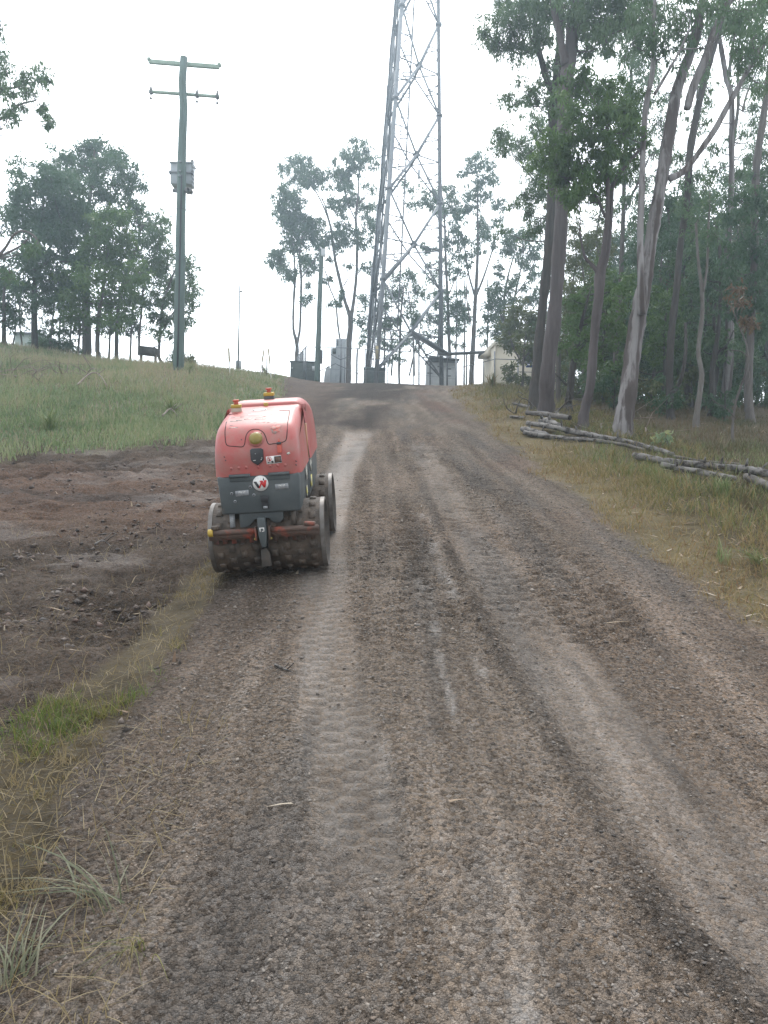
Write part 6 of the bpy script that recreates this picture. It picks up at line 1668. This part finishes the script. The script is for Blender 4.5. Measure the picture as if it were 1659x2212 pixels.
b = MB(); poly = [(-9 * s8, 0)] + [(9 * s8 * -math.cos(a), hh * .35 + hh * .65 * math.sin(a)) for a in np.linspace(0, math.pi, 14)] + [(9 * s8, 0)]
b.prism(poly, (0, 0, 0), (1, 0, 0), (0, 0, 1), (0, 1, 0), .8)
o_ = b.build('round_tank', m_lbox, None, bevel=.02); o_.location = cb_; tag(o_, 'pale round-topped tank just right of the short timber pole', 'tank')
D9 = 42.6
cb_ = at(808, D9); zt = P(808, 796, D9).z; hh = zt - cb_.z; s9 = D9 / F
cn = empty('plinth_box', cb_, 'low dark green box behind the left tower legs', 'box')
MB().box(cb_ + Vector((0, .4, hh / 2)), (46 * s9, .8, hh)).build('box_body', m_dkbox, cn, off=cb_, bevel=.02)
MB().box(cb_ + Vector((0, .4, hh + .03)), (48 * s9, .86, .06)).build('box_lid', m_pole, cn, off=cb_)
# bent vent pipe
D10 = 42.0; cb_ = at(768, D10); s10 = D10 / F
pts = [cb_ + Vector((-.25, 0, .06)), cb_ + Vector((-.05, 0, .08)), cb_ + Vector((.05, 0, .25)), P(771, 775, D10), P(773, 752, D10)]
o_ = MB().tube(spline([tuple(p - cb_) for p in pts], 5), .055, 10).build('bent_pipe', m_galv, None, smooth=True); o_.location = cb_
tag(o_, 'grey pipe standing up out of the ground in a bend, left of the tower', 'pipe')

# compound fence
fb = at(661, 40.6)
fence = empty('compound_fence', fb, 'thin wire security fence on steel posts round the tower compound', 'fence')
def fpost(u, d, vtop, r=.035, mat=m_galvd, arm=None):
    a = at(u, d); t = P(u, vtop, d)
    o = MB().cyl(a - Vector((0, 0, .2)), t, r, n=8).build('fence_post', mat, fence, off=fb)
    if arm: MB().cyl(t, P(u + arm[0], vtop - arm[1], d), r * .7, n=6).build('barb_arm', mat, o, off=fb)
    return t
fr_ = [(661, 40.6, 749, (0.5, 23)), (654, 43, 757, (0, 22)), (649, 45.5, 763, (0, 20)), (644, 48, 768, (0, 19)), (640, 51, 772, (0, 17)), (637, 54, 775, (0, 15))]
tp = [fpost(u, d, v, .030, m_galvd, ar) for u, d, v, ar in fr_]
for a, b in zip(tp[:-1], tp[1:]): MB().cyl(a, b, .022, n=6).build('top_rail', m_galvd, fence, off=fb)
for a, b in zip(tp[:-1], tp[1:]): 
    MB().cyl(a - Vector((0, 0, .95)), b - Vector((0, 0, .95)), .014, n=6).build('mid_rail', m_galvd, fence, off=fb)
    wm = MB()
    for k in np.linspace(0.02, 1, 14):
        q = a * (1 - k) + b * k; wm.cyl(q - Vector((0, 0, 1.9)), q, .006, n=3)
    wm.build('mesh_wires', m_galv, fence, off=fb)
fr2 = [(661, 40.6, 749), (745, 41.2, 751.5), (790, 41.5, 754), (838, 41.4, 757), (893, 41.4, 760.5), (985, 41.0, 772), (1007, 40.6, 790), (1045, 39.5, 781)]
tp = [P(661, 749, 40.6)] + [fpost(u, d, v, .03 if u != 985 else .05, m_galv) for u, d, v in fr2[1:]]
for a, b in zip(tp[:5], tp[1:6]): MB().cyl(a, b, .024, n=6).build('top_rail', m_galv, fence, off=fb)
for a, b in zip(tp[:5], tp[1:6]):
    for dz in (.55, 1.15): MB().cyl(a - Vector((0, 0, dz)), b - Vector((0, 0, dz)), .007, n=4).build('fence_wire', m_galv, fence, off=fb)
for (u0, v0), (u1, v1) in (((689, 802), (726, 785)), ((727, 787), (784, 812)), ((703, 759), (735, 777)), ((735, 777), (755, 770))):
    MB().cyl(P(u0, v0, 41), P(u1, v1, 41), .020, n=6).build('stay_brace', m_galvd, fence, off=fb)
# fence before the shed
tp = [fpost(u, d, v, .035, m_galv) for u, d, v in ((1068.5, 38.2, 759), (1119, 38.0, 777), (1172, 37.8, 780), (1217, 37.6, 768))]
for a, b, v in zip(tp[:-1], tp[1:], (0, 1, 2)):
    MB().cyl(P(1068.5, 775.5, 38.2) if v == 0 else a, b, .022, n=6).build('top_rail', m_galvd, fence, off=fb)
MB().cyl(P(1123, 803, 38), P(1217, 807, 37.6), .018, n=6).build('mid_rail', m_galvd, fence, off=fb)
MB().cyl(P(1000, 793, 40.6), P(1068.5, 776, 38.2), .018, n=6).build('top_rail', m_galvd, fence, off=fb)
# blue sign on the fence
sc_ = P(1147, 786.5, 37.85); s_ = 37.85 / F
sg = empty('warning_sign', sc_, 'blue sign with lines of white print on the fence before the cream shed', 'sign')
MB().box(sc_, (21 * s_, .03, 14 * s_), (0, -2, 0)).build('sign_board', m_sign, sg, off=sc_)
for dz, w, dx in ((2.0, 15, 1), (-1.3, 17, 0), (5, 9, 4)): MB().box(sc_ + Vector((dx * s_, -.018, dz * s_)), (w * s_, .01, 1.7 * s_), (0, -2, 0)).build('print_line', m_white, sg, off=sc_)
MB().box(sc_ + Vector((-9.5 * s_, -.018, 1 * s_)), (1.6 * s_, .01, 11 * s_), (0, -2, 0)).build('sign_edge', m_white, sg, off=sc_)

# cream shed
DS = 39.6; sS = DS / F
c0 = at(1067, DS); xl = P(1067, 800, DS).x
xr = P(1232, 800, DS).x
zt = P(1067, 744, DS).z
gz_ = min(c0.z, H(xr, DS)) - .4
depth = 3.2
shed = empty('equipment_shed', (xl + 1.5, DS + 1, gz_), 'cream flat-roofed equipment shed at the right end of the compound', 'shed')
so = shed.location
xb = P(1042.5, 800, DS + depth).x - xl
MB().prism([(xl, DS), (xr, DS), (xr + xb, DS + depth), (xl + xb, DS + depth)], (0, 0, gz_), (1, 0, 0), (0, 1, 0), (0, 0, 1), zt - gz_).build('wall', m_shed, shed, off=so)
MB().prism([(xl - .06, DS - .08), (xr + .06, DS - .08), (xr + xb + .06, DS + depth + .06), (xl + xb - .06, DS + depth + .06)], (0, 0, zt - .06), (1, 0, 0), (0, 1, 0), (0, 0, 1), .20).build('roof', m_shedtrim, shed, off=so, bevel=.015)
MB().box((xl + .02, DS - .012, (zt + gz_) / 2), (.09, .05, zt - gz_ - .1)).build('corner_trim', m_shedtrim, shed, off=so)
for u in (1119, 1172): MB().box((P(u, 800, DS).x, DS - .008, (zt + gz_) / 2), (.05, .03, zt - gz_ - .1)).build('panel_joint', m_shedtrim, shed, off=so)
hc = P(1050, 755, DS + 1.6); hood_ = MB()
hood_.prism([(0, 0), (.55, 0), (.0, .40)], (xl + xb * .45 + .02, DS + .9, P(1060, 762, DS).z), (-1, 0, 0), (0, 0, 1), (0, 1, 0), 1.2)
hood_.build('vent_hood', m_shedtrim, shed, off=so)
MB().box((xl + xb * .4 - .30, DS + 1.5, P(1052, 764, DS + 1).z), (.5, 1.1, .14)).build('hood_grille', m_cable, shed, off=so)
# pale hut far left behind the trees, dark box on legs
DH = 46.0; hb = at(58, DH); sh_ = DH / F
hut = empty('pale_hut', hb, 'pale green flat-roofed hut far behind the leftmost trees', 'hut')
zt = P(58, 722, DH).z
MB().box(hb + Vector((0, 1, (zt - hb.z) / 2 - .2)), (54 * sh_, 2, zt - hb.z + .4)).build('wall', M('pale_green_panel', (.25, .29, .25), (.20, .24, .21), rough=.7, scale=2), hut, off=hb)
MB().box(hb + Vector((0, 1, zt - hb.z + .04)), (58 * sh_, 2.3, .12)).build('roof', m_galvd, hut, off=hb)
for dx in (-10, 12): MB().box(hb + Vector((dx * sh_, -.02, (zt - hb.z) * .55)), (9 * sh_, .05, .5)).build('window', m_dkbox, hut, off=hb)
DB = 31.5; bb = at(321, DB); sB = DB / F
bx = empty('dark_trough', bb, 'dark tilted box on short legs under the rounded tree by the power pole', 'box')
cz = P(320.5, 759, DB)
MB().box(cz, (37 * sB, .5, 17 * sB), (0, 5, 0)).build('box_body', M('dark_weathered_board', (.05, .048, .045), (.085, .08, .075), rough=.9, scale=5), bx, off=bb, bevel=.02)
for u in (305, 336): MB().bar(at(u, DB, -.1), P(u, 762, DB), .09, .09).build('leg', m_stick, bx, off=bb)

# ------------------------------------------------------------------ hazy backlit air, a volume also standing in for lens glare
hm = bpy.data.materials.new('haze_air'); hm.use_nodes = True
hn, hl = hm.node_tree.nodes, hm.node_tree.links
hn.clear()
ho = hn.new('ShaderNodeOutputMaterial'); hv = hn.new('ShaderNodeVolumePrincipled')
hv.inputs['Color'].default_value = (.72, .88, 1.0, 1)
hv.inputs['Density'].default_value = HAZE_DENSITY
hv.inputs['Anisotropy'].default_value = 0.65
hl.new(hv.outputs['Volume'], ho.inputs['Volume'])
zlo = float(gz.min()) - 1.0
haze = MB().box((0, 55, (zlo + 42) / 2), (290, 240, 42 - zlo)).build('haze', hm, kind='stuff')
